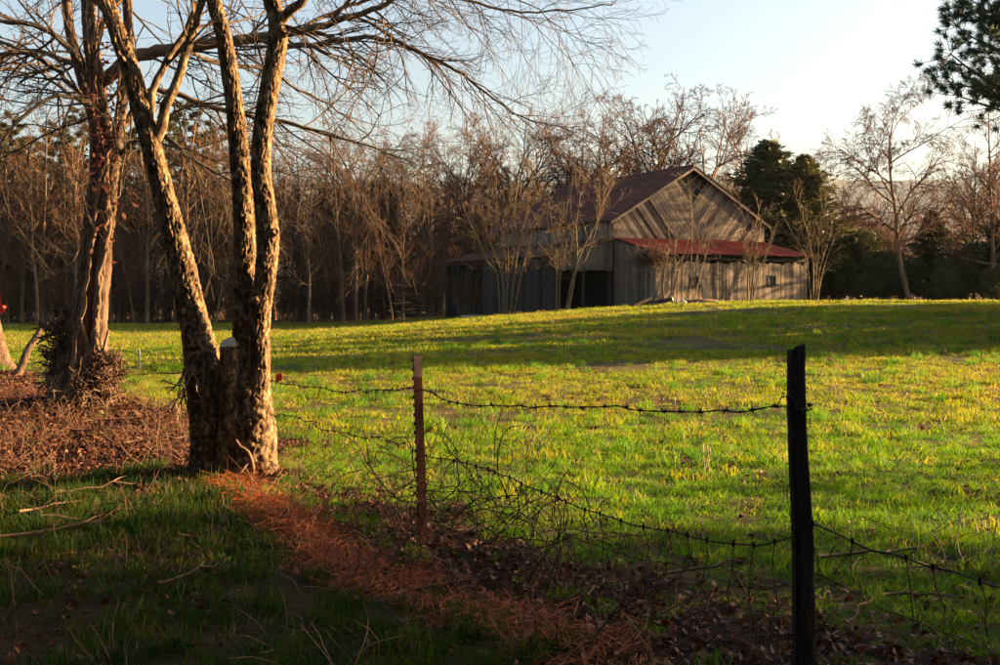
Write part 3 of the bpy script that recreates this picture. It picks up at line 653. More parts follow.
# climbing vines on the trunk
M['red_leaf'] = mat_leaf('red_vine_leaf', [(0.3, (.08, .02, .013)), (0.7, (.15, .04, .025))], .25, rnd=False)
vn = empty('climbing_vine', (LO[0], LO[1] - .5, .1)); o3 = vn.location; rg = random.Random(9)
L_ = []
for rows in ([(88, 405, .03), (92, 350, .03), (99, 300, .028), (103, 250, .026), (108, 205, .025), (106, 160, .022), (99, 130, .02), (96, 90, .018), (97, 40, .016), (99, 0, .014), (100, -40, .012)],
             [(70, 405, .035), (74, 350, .032), (84, 300, .03), (90, 250, .028), (97, 200, .025), (100, 150, .024), (91, 100, .02), (88, 55, .018), (86, 0, .015)],
             [(104, 405, .04), (100, 360, .04), (96, 320, .035), (101, 270, .03), (110, 220, .03), (104, 180, .026), (112, 140, .022), (117, 110, .02), (120, 60, .016), (118, 0, .012)],
             [(135, 80, .022), (125, 84, .022), (112, 98, .022), (98, 105, .022), (82, 103, .02), (66, 92, .02), (48, 78, .018), (25, 62, .016), (0, 44, .014), (-30, 20, .01)],
             [(128, 160, .014), (131, 120, .014), (130, 80, .013), (136, 50, .012), (131, 20, .012), (133, -20, .01)],
             [(104, 215, .012), (90, 230, .012), (80, 245, .01), (72, 262, .008), (60, 270, .006)],
             [(118, 200, .012), (125, 150, .012), (119, 120, .01), (95, 118, .01), (75, 120, .008), (55, 130, .006)],
             [(108, 255, .012), (107, 225, .012), (109, 190, .012)], [(82, 410, .05), (78, 380, .045), (86, 350, .035), (80, 318, .03)], [(110, 415, .05), (108, 385, .045), (104, 360, .03), (108, 330, .02)]):
    S = spline([(*px(x, y, D - .62 + .0012 * (405 - y)), r) for x, y, r in rows], .10)
    pts = [Vector(s[:3]) - o3 + Vector((rg.gauss(0, .012), rg.gauss(0, .02), rg.gauss(0, .01))) for s in S]; L_.append((pts, [s[3] for s in S]))
v, f = tubes(L_, 6); mobj('stems', arr_mesh('stems', v, f, True), M['vine'], vn)
V = []; Fq = []
for k in range(300):
    yy = rg.choice((rg.gauss(135, 28), rg.gauss(160, 60), rg.gauss(60, 40))); p = px(102 + rg.gauss(0, 9), yy, D - .45 + rg.uniform(-.2, .3)) - o3; s = rg.uniform(.03, .06)
    a = Vector((rg.gauss(0, 1), rg.gauss(0, 1), rg.gauss(0, 1))).normalized(); c = a.orthogonal().normalized(); b0 = len(V)
    V += [tuple(p - a * s), tuple(p + c * s * .6), tuple(p + a * s + a.cross(c) * s * .3), tuple(p - c * s * .6)]; Fq.append((b0, b0 + 1, b0 + 2, b0 + 3))
mobj('leaves', arr_mesh('leaves', V, Fq), M['red_leaf'], vn)
tag(vn, 'woody climbing vine with dry red leaves wrapped round the shaggy trunk', 'vine')

def tangle(name, centre, rad, n, ln, r, m, seed, label, cat, curl=.55, up=.1, leaves=0, ls=1.0):
    rg = random.Random(seed); root = empty(name, centre); L_ = []
    for k in range(n):
        while True:
            q = Vector((rg.uniform(-1, 1), rg.uniform(-1, 1), rg.uniform(-1, 1)))
            if q.length < 1: break
        p = Vector((q.x * rad[0], q.y * rad[1], (q.z + 1) * rad[2] * .5)); d = Vector((rg.gauss(0, 1), rg.gauss(0, 1), rg.gauss(up, .7))).normalized(); pts = []
        for s in range(8): pts.append(p); d = (d + Vector((rg.gauss(0, curl), rg.gauss(0, curl), rg.gauss(0, curl)))).normalized(); p = p + d * ln / 8 * rg.uniform(.7, 1.2); p.z = max(p.z, .01)
        q = r * rg.uniform(.5, 1.5); L_.append((pts, [q] * 7 + [q * .4]))
    v, f = tubes(L_, 4); mobj('stems', arr_mesh('stems', v, f, True), m, root); tag(root, label, cat)
    if leaves:
        V = []; Fq = []
        for k in range(leaves):
            p = Vector((rg.gauss(0, .5) * rad[0], rg.gauss(0, .5) * rad[1], rg.random() * rad[2])); s = rg.uniform(.025, .05) * ls; a = Vector((rg.gauss(0, 1), rg.gauss(0, 1), rg.gauss(0, 1))).normalized(); c = a.orthogonal().normalized(); b0 = len(V)
            V += [tuple(p - a * s), tuple(p + c * s * .6), tuple(p + a * s), tuple(p - c * s * .6)]; Fq.append((b0, b0 + 1, b0 + 2, b0 + 3))
        mobj('leaves', arr_mesh('leaves', V, Fq), M['dead_leaf0'], root)
    return root
M['dead_leaf0'] = mat_leaf('dead_vine_leaf', [(.3, (.05, .024, .013)), (.7, (.13, .065, .035))], .2, rnd=False)
M['vine_dark'] = mat_noise('dead_vine_stem', [(.3, (.05, .026, .016)), (.7, (.12, .068, .04))], (1, 1, 1), 9, .9, 0)
p = px(107, 400, D - .55); tangle('dead_vine_heap', on(p.x, p.y, .1), (.19, .25, .66), 330, .36, .007, M['vine_dark'], 61, 'heap of tangled brown dead vine leaning on the shaggy trunk', 'vine', leaves=160)
p = px(61, 405, D - .1); tangle('dead_vine_heap', on(p.x, p.y, 0), (.15, .25, 1.3), 280, .45, .008, M['vine_dark'], 62, 'dark column of dead vine on the shaded side of the shaggy trunk', 'vine', up=.3, leaves=160)
p = px(88, 408, D - .8); tangle('dead_vine_heap', on(p.x, p.y, .0), (.55, .25, .35), 110, .6, .006, M['vine'], 63, 'loose straw-coloured dead stems about the foot of the shaggy tree', 'vine')

# leaning snag, edge trunk with ribbon
p0, p1 = px(16, 376, 24.8), px(41, 326, 25); snag = empty('dead_snag', p0)
S = [p0.lerp(p1, t) - p0 + Vector((.02 * math.sin(t * 9), .02 * math.cos(t * 7), 0)) for t in np.linspace(-.12, 1, 10)]
MB().tube(S, [.10, .095, .09, .085, .08, .075, .07, .065, .06, .04], 9).build('stem', M['bark_shaggy'], snag, smooth=True)
MB().tube([S[7], S[7] + Vector((.10, -.02, .02)), S[7] + Vector((.17, -.05, -.05))], [.02, .016, .008], 5).build('broken_branch', M['bark_shaggy'], snag, smooth=True)
tag(snag, 'short dead snag leaning beside the shaggy tree', 'snag')
E0 = on(-11.62, 27.5); edge = empty('bare_tree', E0); v, f = bark_tube([(.25, 0, -.2, .30), (.10, 0, .3, .24), (-.03, 0, .9, .21), (-.28, 0, 2.2, .19), (-.7, 0, 4.2, .16), (-1.0, .1, 6.5, .12), (-1.2, .1, 9, .06)], 40, .06, .03, 13, .25, 71, flare=.2)
mobj('trunk', arr_mesh('trunk', v, f, True), M['bark_shaggy'], edge); out = {}; rg = random.Random(72)
EP = [None, dict(n=8, w=.12, g=.02, c=9, t0=.15, tip=.2), dict(n=6, w=.14, g=0, c=7, t0=.15, lr=.4, rr=.5, ang=(25, 60), tip=.3), dict(n=4, w=.15, c=0, t0=.2, lr=.4, rr=.5, ang=(20, 60), tip=.4), .004]
for k in range(9): grow(rg, Vector((-.7 - .07 * k, 0, 4.2 + .5 * k)), rdir(rg, Vector((0, 0, 1)), R(rg.uniform(40, 75))), rg.uniform(2, 3.5), .06, 1, EP, out)
v, f = join(*[tubes(out[l], (6, 5, 4, 3)[l]) for l in out]); mobj('crown', arr_mesh('crown', v, f, True), M['twig'], edge)
tag(edge, 'stout bare trunk with a red ribbon standing past the leaning snag', 'tree')
M['ribbon'] = mat_noise('red_plastic', [(.3, (.45, .02, .01)), (.7, (.52, .03, .012))], (1, 1, 1), 5, .5, 0)
rbn = empty('marking_ribbon', (E0[0] + .02, E0[1], E0[2] + 1.40)); mb = MB(); N = 24
for k in range(N):
    a0, a1 = 6.2832 * k / N, 6.2832 * (k + 1) / N
    mb.poly([(.262 * math.cos(a0), .262 * math.sin(a0), -.03), (.262 * math.cos(a1), .262 * math.sin(a1), -.03), (.262 * math.cos(a1), .262 * math.sin(a1), .03), (.262 * math.cos(a0), .262 * math.sin(a0), .03)], [(0, 1, 2, 3)])
mb.build('band', M['ribbon'], rbn)
MB().poly([(.20, -.27, .02), (.32, -.29, .05), (.36, -.27, -.12), (.22, -.285, -.16), (.20, -.26, .02), (.32, -.28, .05), (.36, -.26, -.12), (.22, -.275, -.16)], [(0, 1, 2, 3), (7, 6, 5, 4), (0, 4, 5, 1), (1, 5, 6, 2), (2, 6, 7, 3), (3, 7, 4, 0)]).build('tail', M['ribbon'], rbn)
MB().poly([(.22, -.25, .03), (.30, -.27, .03), (.27, -.28, .34), (.20, -.26, .3)], [(0, 1, 2, 3)]).build('tail', M['ribbon'], rbn)
tag(rbn, 'bright red marking ribbon tied round the stout trunk', 'ribbon')

# ------------------------------------------------------------------ fence
M['tpost'] = mat_noise('rusty_steel', [(.3, (.016, .005, .004)), (.6, (.036, .011, .008)), (.8, (.06, .027, .02))], (1, 1, .4), 22, .85, .5, .003, spec=.1)
M['postwood'] = mat_noise('old_post_wood', [(.3, (.025, .019, .015)), (.7, (.075, .056, .042))], (1, 1, .12), 30, .9, .9, .01)
M['wire'] = mat_noise('rusty_wire', [(.3, (.025, .016, .011)), (.7, (.07, .04, .025))], (1, 1, 1), 40, .7, 0)
M['whitewash'] = mat_noise('worn_white_paint', [(.3, (.04, .018, .014)), (.7, (.09, .06, .052))], (1, 1, 1), 30, .7, 0)
TP = px(423, 550, 7.7); tx, ty = TP.x, TP.y; tz = float(gz(tx, ty))
tp = empty('steel_post', (tx, ty, tz)); mb = MB(); H_ = 1.6 - 55 * 7.7 / F - tz
prof = [(-.024, -.004), (-.024, .003), (-.0035, .003), (-.0035, .034), (.0035, .034), (.0035, .003), (.024, .003), (.024, -.004)]
n = len(prof); zs = np.linspace(-.3, H_, 12)
for i, z in enumerate(zs): mb.v += [(x * 1.25, y * 1.25, z) for x, y in prof]
for i in range(11): mb.f += [(i * n + k, i * n + (k + 1) % n, (i + 1) * n + (k + 1) % n, (i + 1) * n + k) for k in range(n)]
mb.f.append(tuple(11 * n + k for k in range(n))); mb.build('shaft', M['tpost'], tp)
for k in range(19):
    z = .14 + k * .058
    MB().box(-.040, -.0302, -.013, .006, z, z + .022).build('stud', M['tpost'], tp)
MB().box(-.0305, .0305, -.0075, -.0055, H_ - .14, H_ - .002).build('worn_tip', M['whitewash'], tp)
tp.rotation_euler = (0, R(-2.4), R(36)); tag(tp, 'rusty steel fence post with studs and a worn pale tip', 'fence post')
tp.location = (tx + .005, ty, tz)

W0 = (1.245, 4.9); wz_ = float(gz(*W0)); HW_ = 1.6 - 50 * 4.9 / F - wz_
wp = empty('wooden_post', (*W0, wz_)); rows = []; rg = random.Random(8)
N = 40; seg = 28; V = []
for i in range(N):
    t = i / (N - 1); z = -.3 + (HW_ + .3) * t; hw_ = .045 - .014 * t; dp = .050 - .012 * t
    for k in range(seg):
        a = 2 * math.pi * k / seg; cx = math.copysign(abs(math.cos(a)) ** .45, math.cos(a)); cy = math.copysign(abs(math.sin(a)) ** .45, math.sin(a))
        g = 1 + .13 * (float(vnoise(k * 1.3, z * 1.2, 2)) - .5) * 2 + .16 * (float(vnoise(k * .4, z * 7, 5)) - .5)
        V.append((cx * hw_ * g - .030 * t + .008 * math.sin(z * 4), cy * dp * g, z + (.05 * (float(vnoise(k * .8, 3, 4)) - .5) + .018 * cx if i == N - 1 else 0)))
idx = np.arange(N * seg).reshape(N, seg); nxt = np.roll(idx, -1, 1); Q = np.stack([idx[:-1], nxt[:-1], nxt[1:], idx[1:]], -1).reshape(-1, 4)
me = bpy.data.meshes.new('shaft'); me.from_pydata(V, [], [tuple(int(z) for z in q) for q in Q] + [tuple(int(z) for z in idx[-1])]); me.update()
mobj('shaft', me, M['postwood'], wp); tag(wp, 'dark old split wooden fence post carrying the wires', 'fence post')
MB().tube([(-.045, -.05, 1.16), (-.05, -.075, 1.16), (-.05, -.075, 1.13), (-.045, -.05, 1.13)], [.003] * 4, 5).build('staple', M['wire'], wp)
MB().tube([(-.02, -.06, .60), (-.02, -.085, .60), (-.02, -.085, .57), (-.02, -.06, .57)], [.003] * 4, 5).build('staple', M['wire'], wp)

def wire(name, rows, label, cat='wire', r=.0032, barbs=True, wig=.006, seed=1, rising=None, gap=.11):
    rg = random.Random(seed); S = spline([px(*q) for q in rows], .05); o3 = Vector(S[0]); root = empty(name, o3)
    ph = np.arange(len(S)); S = S + np.stack([wig * (vnoise(ph * .33, ph * 0, seed) - .5) * 2, wig * (vnoise(ph * .33, ph * 0, seed + 3) - .5) * 2, wig * (vnoise(ph * .4, ph * 0, seed + 7) - .5) * 2], -1)
    pts = [Vector(s) - o3 for s in S]; L_ = []
    if barbs:                               # two twisted strands
        for s_ in (0, 1):
            q = []
            for i, p in enumerate(pts): a = i * 1.9 + s_ * math.pi; q.append(p + Vector((0, math.cos(a), math.sin(a))) * r * .7)
            L_.append((q, [r * .8] * len(q)))
    else: L_.append((pts, [r] * len(pts)))
    v, f = tubes(L_, 5); mobj('strand', arr_mesh('strand', v, f, True), M['wire'], root)
    if barbs:
        L2 = []; acc = 0
        for i in range(len(pts) - 1):
            acc += (pts[i + 1] - pts[i]).length
            if acc > gap:
                acc = 0
                for s_ in (-1, 1, -1, 1):
                    d = rdir(rg, (pts[i + 1] - pts[i]).normalized(), R(rg.uniform(65, 100))); L2.append(([pts[i] - d * .003, pts[i] + d * .012, pts[i] + d * .024], [.0042, .003, .001]))
                L2.append(([pts[i], pts[i].lerp(pts[i + 1], .35)], [.0058, .0058]))
        v, f = tubes(L2, 5); mobj('barbs', arr_mesh('barbs', v, f), M['wire'], root)['kind'] = 'stuff'
    return tag(root, label, cat)
wire('barbed_wire', [(268, 381, 10.35), (300, 386, 9.7), (345, 391, 8.9), (385, 390, 8.3), (416, 387, 7.72), (424, 390, 7.66), (440, 398, 7.4), (470, 404, 7.0), (520, 407, 6.5), (560, 408, 6.15), (610, 408, 5.8), (680, 410, 5.4), (740, 410, 5.1), (790, 404, 4.87), (796, 405, 4.83)], 'top strand of rusty barbed wire from the tree past both posts', seed=3, wig=.012)
wire('barbed_wire', [(272, 414, 10.35), (300, 420, 9.8), (330, 430, 9.1), (365, 436, 8.5), (400, 444, 8.0), (415, 452, 7.74), (424, 449, 7.66)], 'lower slack strand of barbed wire between tree and steel post', seed=4, wig=.02)
wire('barbed_wire', [(800, 405, 4.84), (808, 404, 4.80), (812, 409, 4.82), (802, 411, 4.86), (794, 407, 4.84), (790, 396, 4.83), (781, 397, 4.8), (779, 404, 4.8)], 'short curl of barbed wire wrapped round the wooden post', seed=6, wig=.002, r=.0025, gap=.06)
wire('loose_wire', [(795, 405, 4.84), (793, 425, 4.83), (792, 455, 4.83), (793, 480, 4.83), (788, 490, 4.82), (790, 515, 4.82), (795, 540, 4.83)], 'loose wire end hanging down the wooden post', barbs=False, r=.0022, seed=7)
# sagging woven wire: a top strand, lower strands, hanging stays
def woven(rows_top, drop, stays, label, seed, lower=(.5, .85)):
    rg = random.Random(seed); S = spline([px(*q) for q in rows_top], .04); o3 = Vector(S[0]); root = empty('woven_wire_fence', o3); n = len(S)
    ph = np.arange(n); S = S + np.stack([.0 * ph, .02 * (vnoise(ph * .2, ph * 0, seed) - .5), .014 * (vnoise(ph * .3, ph * 0, seed + 3) - .5)], -1); P = [Vector(s) - o3 for s in S]
    mobj('top_strand', arr_mesh('top_strand', *tubes([(P, [.0036] * n)], 6), smooth=True), M['wire'], root)
    def low(i, k):
        p = P[i]; g = float(gz(p.x + o3.x, p.y + o3.y)) - o3.z; dz = min(drop * k, p.z - g - .02)
        return p + Vector((.10 * (float(vnoise(i * .06, k * 3, seed)) - .5), .30 * k * (float(vnoise(i * .05, k, seed + 1)) - .5), -dz * (1 + .25 * (float(vnoise(i * .08, k * 9, seed + 2)) - .5))))
    for k in lower:
        Q = [low(i, k) for i in range(0, n, 2)]; mobj('strand', arr_mesh('strand', *tubes([(Q, [.0022] * len(Q))], 5), smooth=True), M['wire'], root)
    for j in range(stays):
        i = int((j + .5 + rg.uniform(-.25, .25)) * n / stays); full = rg.uniform(.35, 1)
        Q = [P[i]] + [low(i, full * q) + Vector((rg.gauss(0, .008), rg.gauss(0, .008), 0)) for q in (.33, .66, 1)]
        mobj('stay', arr_mesh('stay', *tubes([(Q, [.0024] * 4)], 5), smooth=True), M['wire'], root)
        mobj('knot', arr_mesh('knot', *tubes([([P[i] + Vector((0, 0, .012)), P[i] - Vector((0, 0, .014))], [.007, .006])], 6), smooth=True), M['wire'], root)
    return tag(root, label, 'fence')
woven([(424, 455, 7.68), (445, 459, 7.45), (470, 464, 7.15), (495, 472, 6.85), (530, 487, 6.5), (570, 503, 6.15), (610, 518, 5.85), (650, 528, 5.6), (700, 538, 5.3), (745, 545, 5.05), (775, 543, 4.92), (796, 537, 4.84)], .38, 22, 'sagging woven wire fence between the steel and wooden posts', 41, (.45, .9))
woven([(806, 520, 4.84), (835, 532, 4.75), (870, 548, 4.6), (915, 562, 4.4), (960, 575, 4.2), (1010, 590, 4.0), (1080, 610, 3.8)], .28, 7, 'torn woven wire running on past the wooden post', 43, (.8,))
# brambles and dead saplings in the fence
def bramble(base, seed, n, ln, r, label, spread=.5, lean=(0, 0, 1), P=None, m=None, name='dry_bramble', cat='bramble'):
    rg = random.Random(seed); out = {}; PP = P or [dict(n=9, w=.12, g=-.03, c=6, t0=.25, tip=.35), dict(n=5, w=.18, g=-.02, c=3, t0=.2, lr=.32, rr=.55, ang=(25, 65), tip=.4), dict(n=3, w=.2, c=0, t0=.2, lr=.4, rr=.6, ang=(25, 60), tip=.5), .0012]
    for k in range(n): grow(rg, Vector((rg.gauss(0, .05), rg.gauss(0, .05), -.03)), rdir(rg, Vector(lean).normalized(), rg.uniform(0, spread)), ln * rg.uniform(.6, 1.15), r, 0, PP, out)
    root = empty(name, base); v, f = join(*[tubes(out[l], (6, 4, 3, 3)[l]) for l in out]); mobj('stems', arr_mesh('stems', v, f, True), m or M['vine_dark'], root)
    return tag(root, label, cat)
p = px(590, 650, 5.35); bramble(on(p.x, p.y), 5, 1, .85, .007, 'dark dead sapling slanting up through the woven wire', .05, (.42, .1, .8), name='dead_sapling', cat='sapling')
p = px(640, 600, 5.9); bramble(on(p.x, p.y), 6, 3, .55, .004, 'small dry bramble beside the slanting dead sapling', .7, (.1, 0, 1))
p = px(470, 545, 7.5); bramble(on(p.x, p.y), 7, 7, .8, .0045, 'arching dry bramble just past the steel post', .8, (.6, -.1, .9))
p = px(440, 545, 7.6); bramble(on(p.x, p.y), 17, 5, .6, .004, 'low dry bramble at the foot of the steel post', .8, (.2, -.1, .9))
p = px(405, 540, 7.9); bramble(on(p.x, p.y), 8, 4, .6, .004, 'upright dry bramble between tree and steel post', .5, (-.1, 0, 1))
p = px(800, 690, 5.0); bramble(on(p.x - .1, p.y), 9, 5, .5, .004, 'dry bramble crowding the foot of the wooden post', .6, (-.2, 0, 1))
p = px(540, 590, 6.6); bramble(on(p.x, p.y), 10, 5, .5, .004, 'thin dry bramble under the sagging woven wire', .7, (.2, 0, 1))
p = px(300, 430, 9.6); bramble(on(p.x, p.y), 12, 3, .7, .004, 'wispy dry bramble by the lower barbed strand', .6, (.4, 0, 1))
p = px(150, 440, 13.0); bramble(on(p.x, p.y), 13, 6, .7, .005, 'dry bramble among leaves between the two old trees', .7, (.2, 0, 1), m=M['vine'])

p = px(470, 520, 7.2); tangle('dry_vine', on(p.x, p.y, .1), (.35, .16, .5), 46, .75, .0028, M['vine_dark'], 91, 'thin dark vine tangled in the woven wire past the steel post', 'vine', curl=.35, up=.2, leaves=40, ls=.45)
p = px(560, 560, 6.4); tangle('dry_vine', on(p.x, p.y, .05), (.35, .14, .38), 40, .7, .0025, M['vine_dark'], 92, 'thin dark vine hanging on the lowest sag of the woven wire', 'vine', curl=.35, up=.1, leaves=40, ls=.45)
p = px(390, 500, 8.3); tangle('dry_vine', on(p.x, p.y, .05), (.3, .2, .45), 30, .7, .0028, M['vine_dark'], 93, 'sparse dead vine on the barbed strand before the steel post', 'vine', curl=.35, up=.3, leaves=36, ls=.45)
# stake and pin flag
p = px(139, 371, 27.0); z0 = float(gz(p.x, p.y)); stk = empty('survey_stake', (p.x, p.y, z0))
MB().prism([(-.025, -.1), (.025, -.1), (.025, .44), (.0, .48), (-.025, .44)], -.012, .012).build('stake', M['cut'], stk); tag(stk, 'short pale wooden survey stake standing in the pasture', 'stake')
p = px(276, 398, 19.5); z0 = float(gz(p.x, p.y)); fl = empty('pin_flag', (p.x, p.y, z0)); MB().tube([(0, 0, -.1), (0, 0, .28), (.005, 0, .36)], [.0025] * 3, 5).build('wire_stem', M['wire'], fl)
MB().poly([(0, 0, .36), (.06, .012, .37), (.075, -.01, .30), (.05, .0, .25), (.0, 0, .24), (0, .004, .36), (.06, .016, .37), (.075, -.006, .30), (.05, .004, .25), (0, .004, .24)], [(0, 1, 2, 3, 4), (9, 8, 7, 6, 5), (0, 5, 6, 1), (1, 6, 7, 2), (2, 7, 8, 3), (3, 8, 9, 4), (4, 9, 5, 0)]).build('flag', M['ribbon'], fl)
fl.scale = (1.45, 1.45, 1.1)
tag(fl, 'small red pin flag in the grass behind the fence', 'flag')
# ------------------------------------------------------------------ bare trees of the wood
def wood_tree(seed, H, r, style):
    rg = random.Random(seed); out = {}
    if style == 'slim':
        P = [dict(n=14, w=.035, g=.02, c=26, t0=.22, tip=.12, env=lambda t: 1.25 - .75 * t), dict(n=7, w=.12, g=.06, c=8, t0=.2, lr=.22, rr=.32, ang=(35, 70), tip=.25),
             dict(n=5, w=.15, g=.03, c=5, t0=.15, lr=.42, rr=.5, ang=(25, 60), tip=.35), dict(n=3, w=.16, c=0, t0=.2, lr=.5, rr=.6, ang=(20, 55), tip=.5), .011]
    elif style == 'oak':
        P = [dict(n=9, w=.06, g=.02, c=13, t0=.26, tip=.30, env=lambda t: 1.1 - .2 * t), dict(n=9, w=.13, g=.06, c=8, t0=.2, lr=.62, rr=.5, ang=(28, 62), tip=.2),
             dict(n=6, w=.17, g=.03, c=6, t0=.15, lr=.42, rr=.5, ang=(28, 62), tip=.3), dict(n=4, w=.18, g=.02, c=6, t0=.2, lr=.42, rr=.55, ang=(25, 60), tip=.4), dict(n=3, w=.2, c=0, t0=.2, lr=.55, rr=.6, ang=(20, 55), tip=.5), .008]
    else:                                   # weeping
        P = [dict(n=10, w=.07, g=.03, c=15, t0=.28, tip=.18, env=lambda t: 1.2 - .55 * t), dict(n=9, w=.12, g=-.01, c=12, t0=.2, lr=.5, rr=.5, ang=(30, 65), tip=.2),
             dict(n=7, w=.13, g=-.06, c=9, t0=.15, lr=.42, rr=.5, ang=(28, 60), tip=.3), dict(n=5, w=.13, g=-.10, c=5, t0=.2, lr=.5, rr=.55, ang=(25, 60), tip=.4), dict(n=4, w=.14, g=-.10, c=0, t0=.2, lr=.5, rr=.55, ang=(25, 60), tip=.4), .008]
    grow(rg, Vector((0, 0, -.3)), Vector((rg.gauss(0, .05), rg.gauss(0, .05), 1)).normalized(), H, r, 0, P, out)
    return out
def mk(name, out, label, group, m=None):
    root = tree_from(name, out, 1, M['wood_trunk'], m or M['wood_twig']); tag(root, label, 'tree', group); return root

G_W = 'bare trees of the wood behind the pasture'; LAB_W = 'slender bare brown tree in the wood edging the pasture left of the barn'
slim = [mk('wood_tree', wood_tree(100 + i, (14, 16, 12.5, 15, 11)[i], (.15, .19, .12, .17, .11)[i], 'slim'), LAB_W, G_W) for i in range(5)]
rw_ = random.Random(77); first = set()
def height(root): return max(v for ch in root.children for v in (max(c[2] for c in ch.bound_box),))
def put(protos, i, loc, rz, sc, label=None, group=None):
    k = id(protos[i])
    if k not in first:
        first.add(k); place_first(protos[i], loc, rz, sc)
        if label: protos[i]['label'] = label
        if group: protos[i]['group'] = group
        return protos[i]
    return copy_tree(protos[i], loc, rz, sc, label, group)
# front edge rows then deeper rows of the wood
spots = []
for row, (y0, n_, x0, x1) in enumerate(((88, 34, -40, -6), (93, 28, -44, -4), (100, 26, -48, 2), (110, 26, -54, 8), (124, 26, -62, 14), (142, 24, -70, 30))):
    for k in range(n_):
        spots.append((x0 + (x1 - x0) * (k + rw_.random()) / n_, y0 + rw_.uniform(-2.5, 3.5), row)); x_ = spots[-1][0]; spots[-1] = (x_, spots[-1][1] + .3 * min(x_ + 6, 0), row)
LABS = ('slender bare tree on the sunlit front edge of the wood', 'slender bare tree just inside the front edge of the wood') + ('thin bare tree deep in the brown wood',) * 4
for (x, y, row) in spots:
    s = rw_.uniform(.68, 1.0) * (1 + .004 * (y - 90)); put(slim, rw_.randrange(5), on(x, y), rw_.uniform(0, 6.28), (s * 1.05, s * 1.05, s), LABS[row], ('front edge trees of the wood', 'second row trees of the wood')[row] if row < 2 else 'trees deep in the wood')
for (x, d, i, s) in ((403, 83.5, 0, .62), (431, 83, 2, .7), (393, 84, 4, .8)):
    p = px(x, 300, d); copy_tree(slim[i], on(p.x, p.y), x, (s, s, s), 'slender bare tree standing before the log crib', 'bare trees before the log crib')
# spreading trees rising above the barn
oaks = [mk('oak_tree', wood_tree(200 + i, (7.6, 8.6, 7.2)[i], (.19, .21, .17)[i], 'oak'), 'broad bare tree spreading above the ridge of the barn', 'broad bare trees behind the barn') for i in range(3)]
for j, (x, d, top) in enumerate(((608, 94, 84), (645, 92, 88), (698, 90, 78), (560, 96, 98), (528, 98, 112), (738, 97, 100), (668, 100, 92), (585, 96, 105))):
    p = px(x, 300, d); g = float(gz(p.x, d)); h = EYE + (HZ - top) * d / F - g; s = h / height(oaks[j % 3])
    put(oaks, j % 3, (p.x, d, g), 1.3 * j + .4, (s * 1.05, s * 1.05, s))
for j, (x, d, top) in enumerate(((300, 92, 128), (345, 90, 120), (395, 93, 128), (440, 91, 115), (475, 95, 120), (505, 92, 135), (240, 95, 130), (180, 96, 125), (110, 92, 120), (40, 95, 125), (-20, 95, 110), (275, 100, 115), (420, 104, 110))):
    p = px(x, 300, d); g = float(gz(p.x, d)); h = EYE + (HZ - top) * d / F - g; s = h / height(oaks[j % 3])
    copy_tree(oaks[j % 3], (p.x, d, g), .9 * j + 2, (s * .9, s * .9, s), 'wide-limbed bare tree standing over the brush left of the barn', 'wide bare trees at the wood edge')
# right-hand bare trees
p = px(912, 298, 74); weep = mk('bare_tree', wood_tree(303, 10.8, .16, 'weep'), 'crooked bare tree with drooping limbs above the dark cedar', None, M['wood_twig'])
weep.location = on(p.x, p.y)
weep.rotation_euler.z = 2.0; s = (EYE + (HZ - 72) * 74 / F - weep.location.z) / height(weep); weep.scale = (s, s, s)
p = px(992, 300, 72); o = copy_tree(slim[1], on(p.x, p.y), 1.0, (.8, .8, .78), 'dark bare tree with upright forked trunk right of the drooping tree'); del o['group']
p = px(975, 300, 78); o = copy_tree(slim[3], on(p.x, p.y), 3.0, (.75, .75, .72), 'thin bare tree just behind the dark forked tree'); del o['group']
for j, (x, d, s) in enumerate(((860, 105, .55), (940, 98, .62), (1010, 96, .7), (1040, 84, .8), (890, 118, .62), (820, 120, .6), (965, 112, .7))):
    p = px(x, 300, d); copy_tree(slim[j % 5], on(p.x, p.y), j * 1.1, (s, s, s), 'bare brown tree far back right of the barn', 'bare trees behind the right-hand brush')

for (x, d, top, i, rz) in ((1006, 73, 100, 0, .3), (968, 80, 150, 1, 2.2)):
    p = px(x, 300, d); g = float(gz(p.x, d)); s = (EYE + (HZ - top) * d / F - g) / height(oaks[i])
    copy_tree(oaks[i], (p.x, d, g), rz, (s * .8, s * .8, s), 'dark spreading bare tree at the right-hand hedge', 'spreading bare trees at the right-hand hedge')
# brush
def brush_mesh(seed, H, n, spread, minr=.012, tw=8):
    rg = random.Random(seed); out = {}
    P = [dict(n=7, w=.09, g=.03, c=tw, t0=.2, tip=.3), dict(n=5, w=.15, g=.04, c=5, t0=.15, lr=.42, rr=.5, ang=(20, 50), tip=.35), dict(n=3, w=.18, g=.02, c=0, t0=.2, lr=.5, rr=.6, ang=(20, 50), tip=.5), minr]
    for k in range(n): grow(rg, Vector((rg.gauss(0, spread), rg.gauss(0, spread), -.1)), rdir(rg, Vector((0, 0, 1)), abs(rg.gauss(0, .35))), H * rg.uniform(.6, 1.1), .03, 0, P, out)
    return out
def mk_shrub(name, out, mt, mc, label, group):
    root = empty(name); mobj('stems', arr_mesh('stems', *tubes(out[0], 5), smooth=True), mt, root)
    v, f = join(*[tubes(out[l], 3) for l in out if l > 0]); mobj('twigs', arr_mesh('twigs', v, f, True), mc, root); return tag(root, label, 'shrub', group)
brush = [mk_shrub('brush_shrub', brush_mesh(400 + i, (4.2, 3.2, 5.0)[i], 22, .55), M['wood_trunk'], M['wood_twig'], 'leafless brown brush filling the foot of the wood', 'brush at the foot of the wood') for i in range(3)]
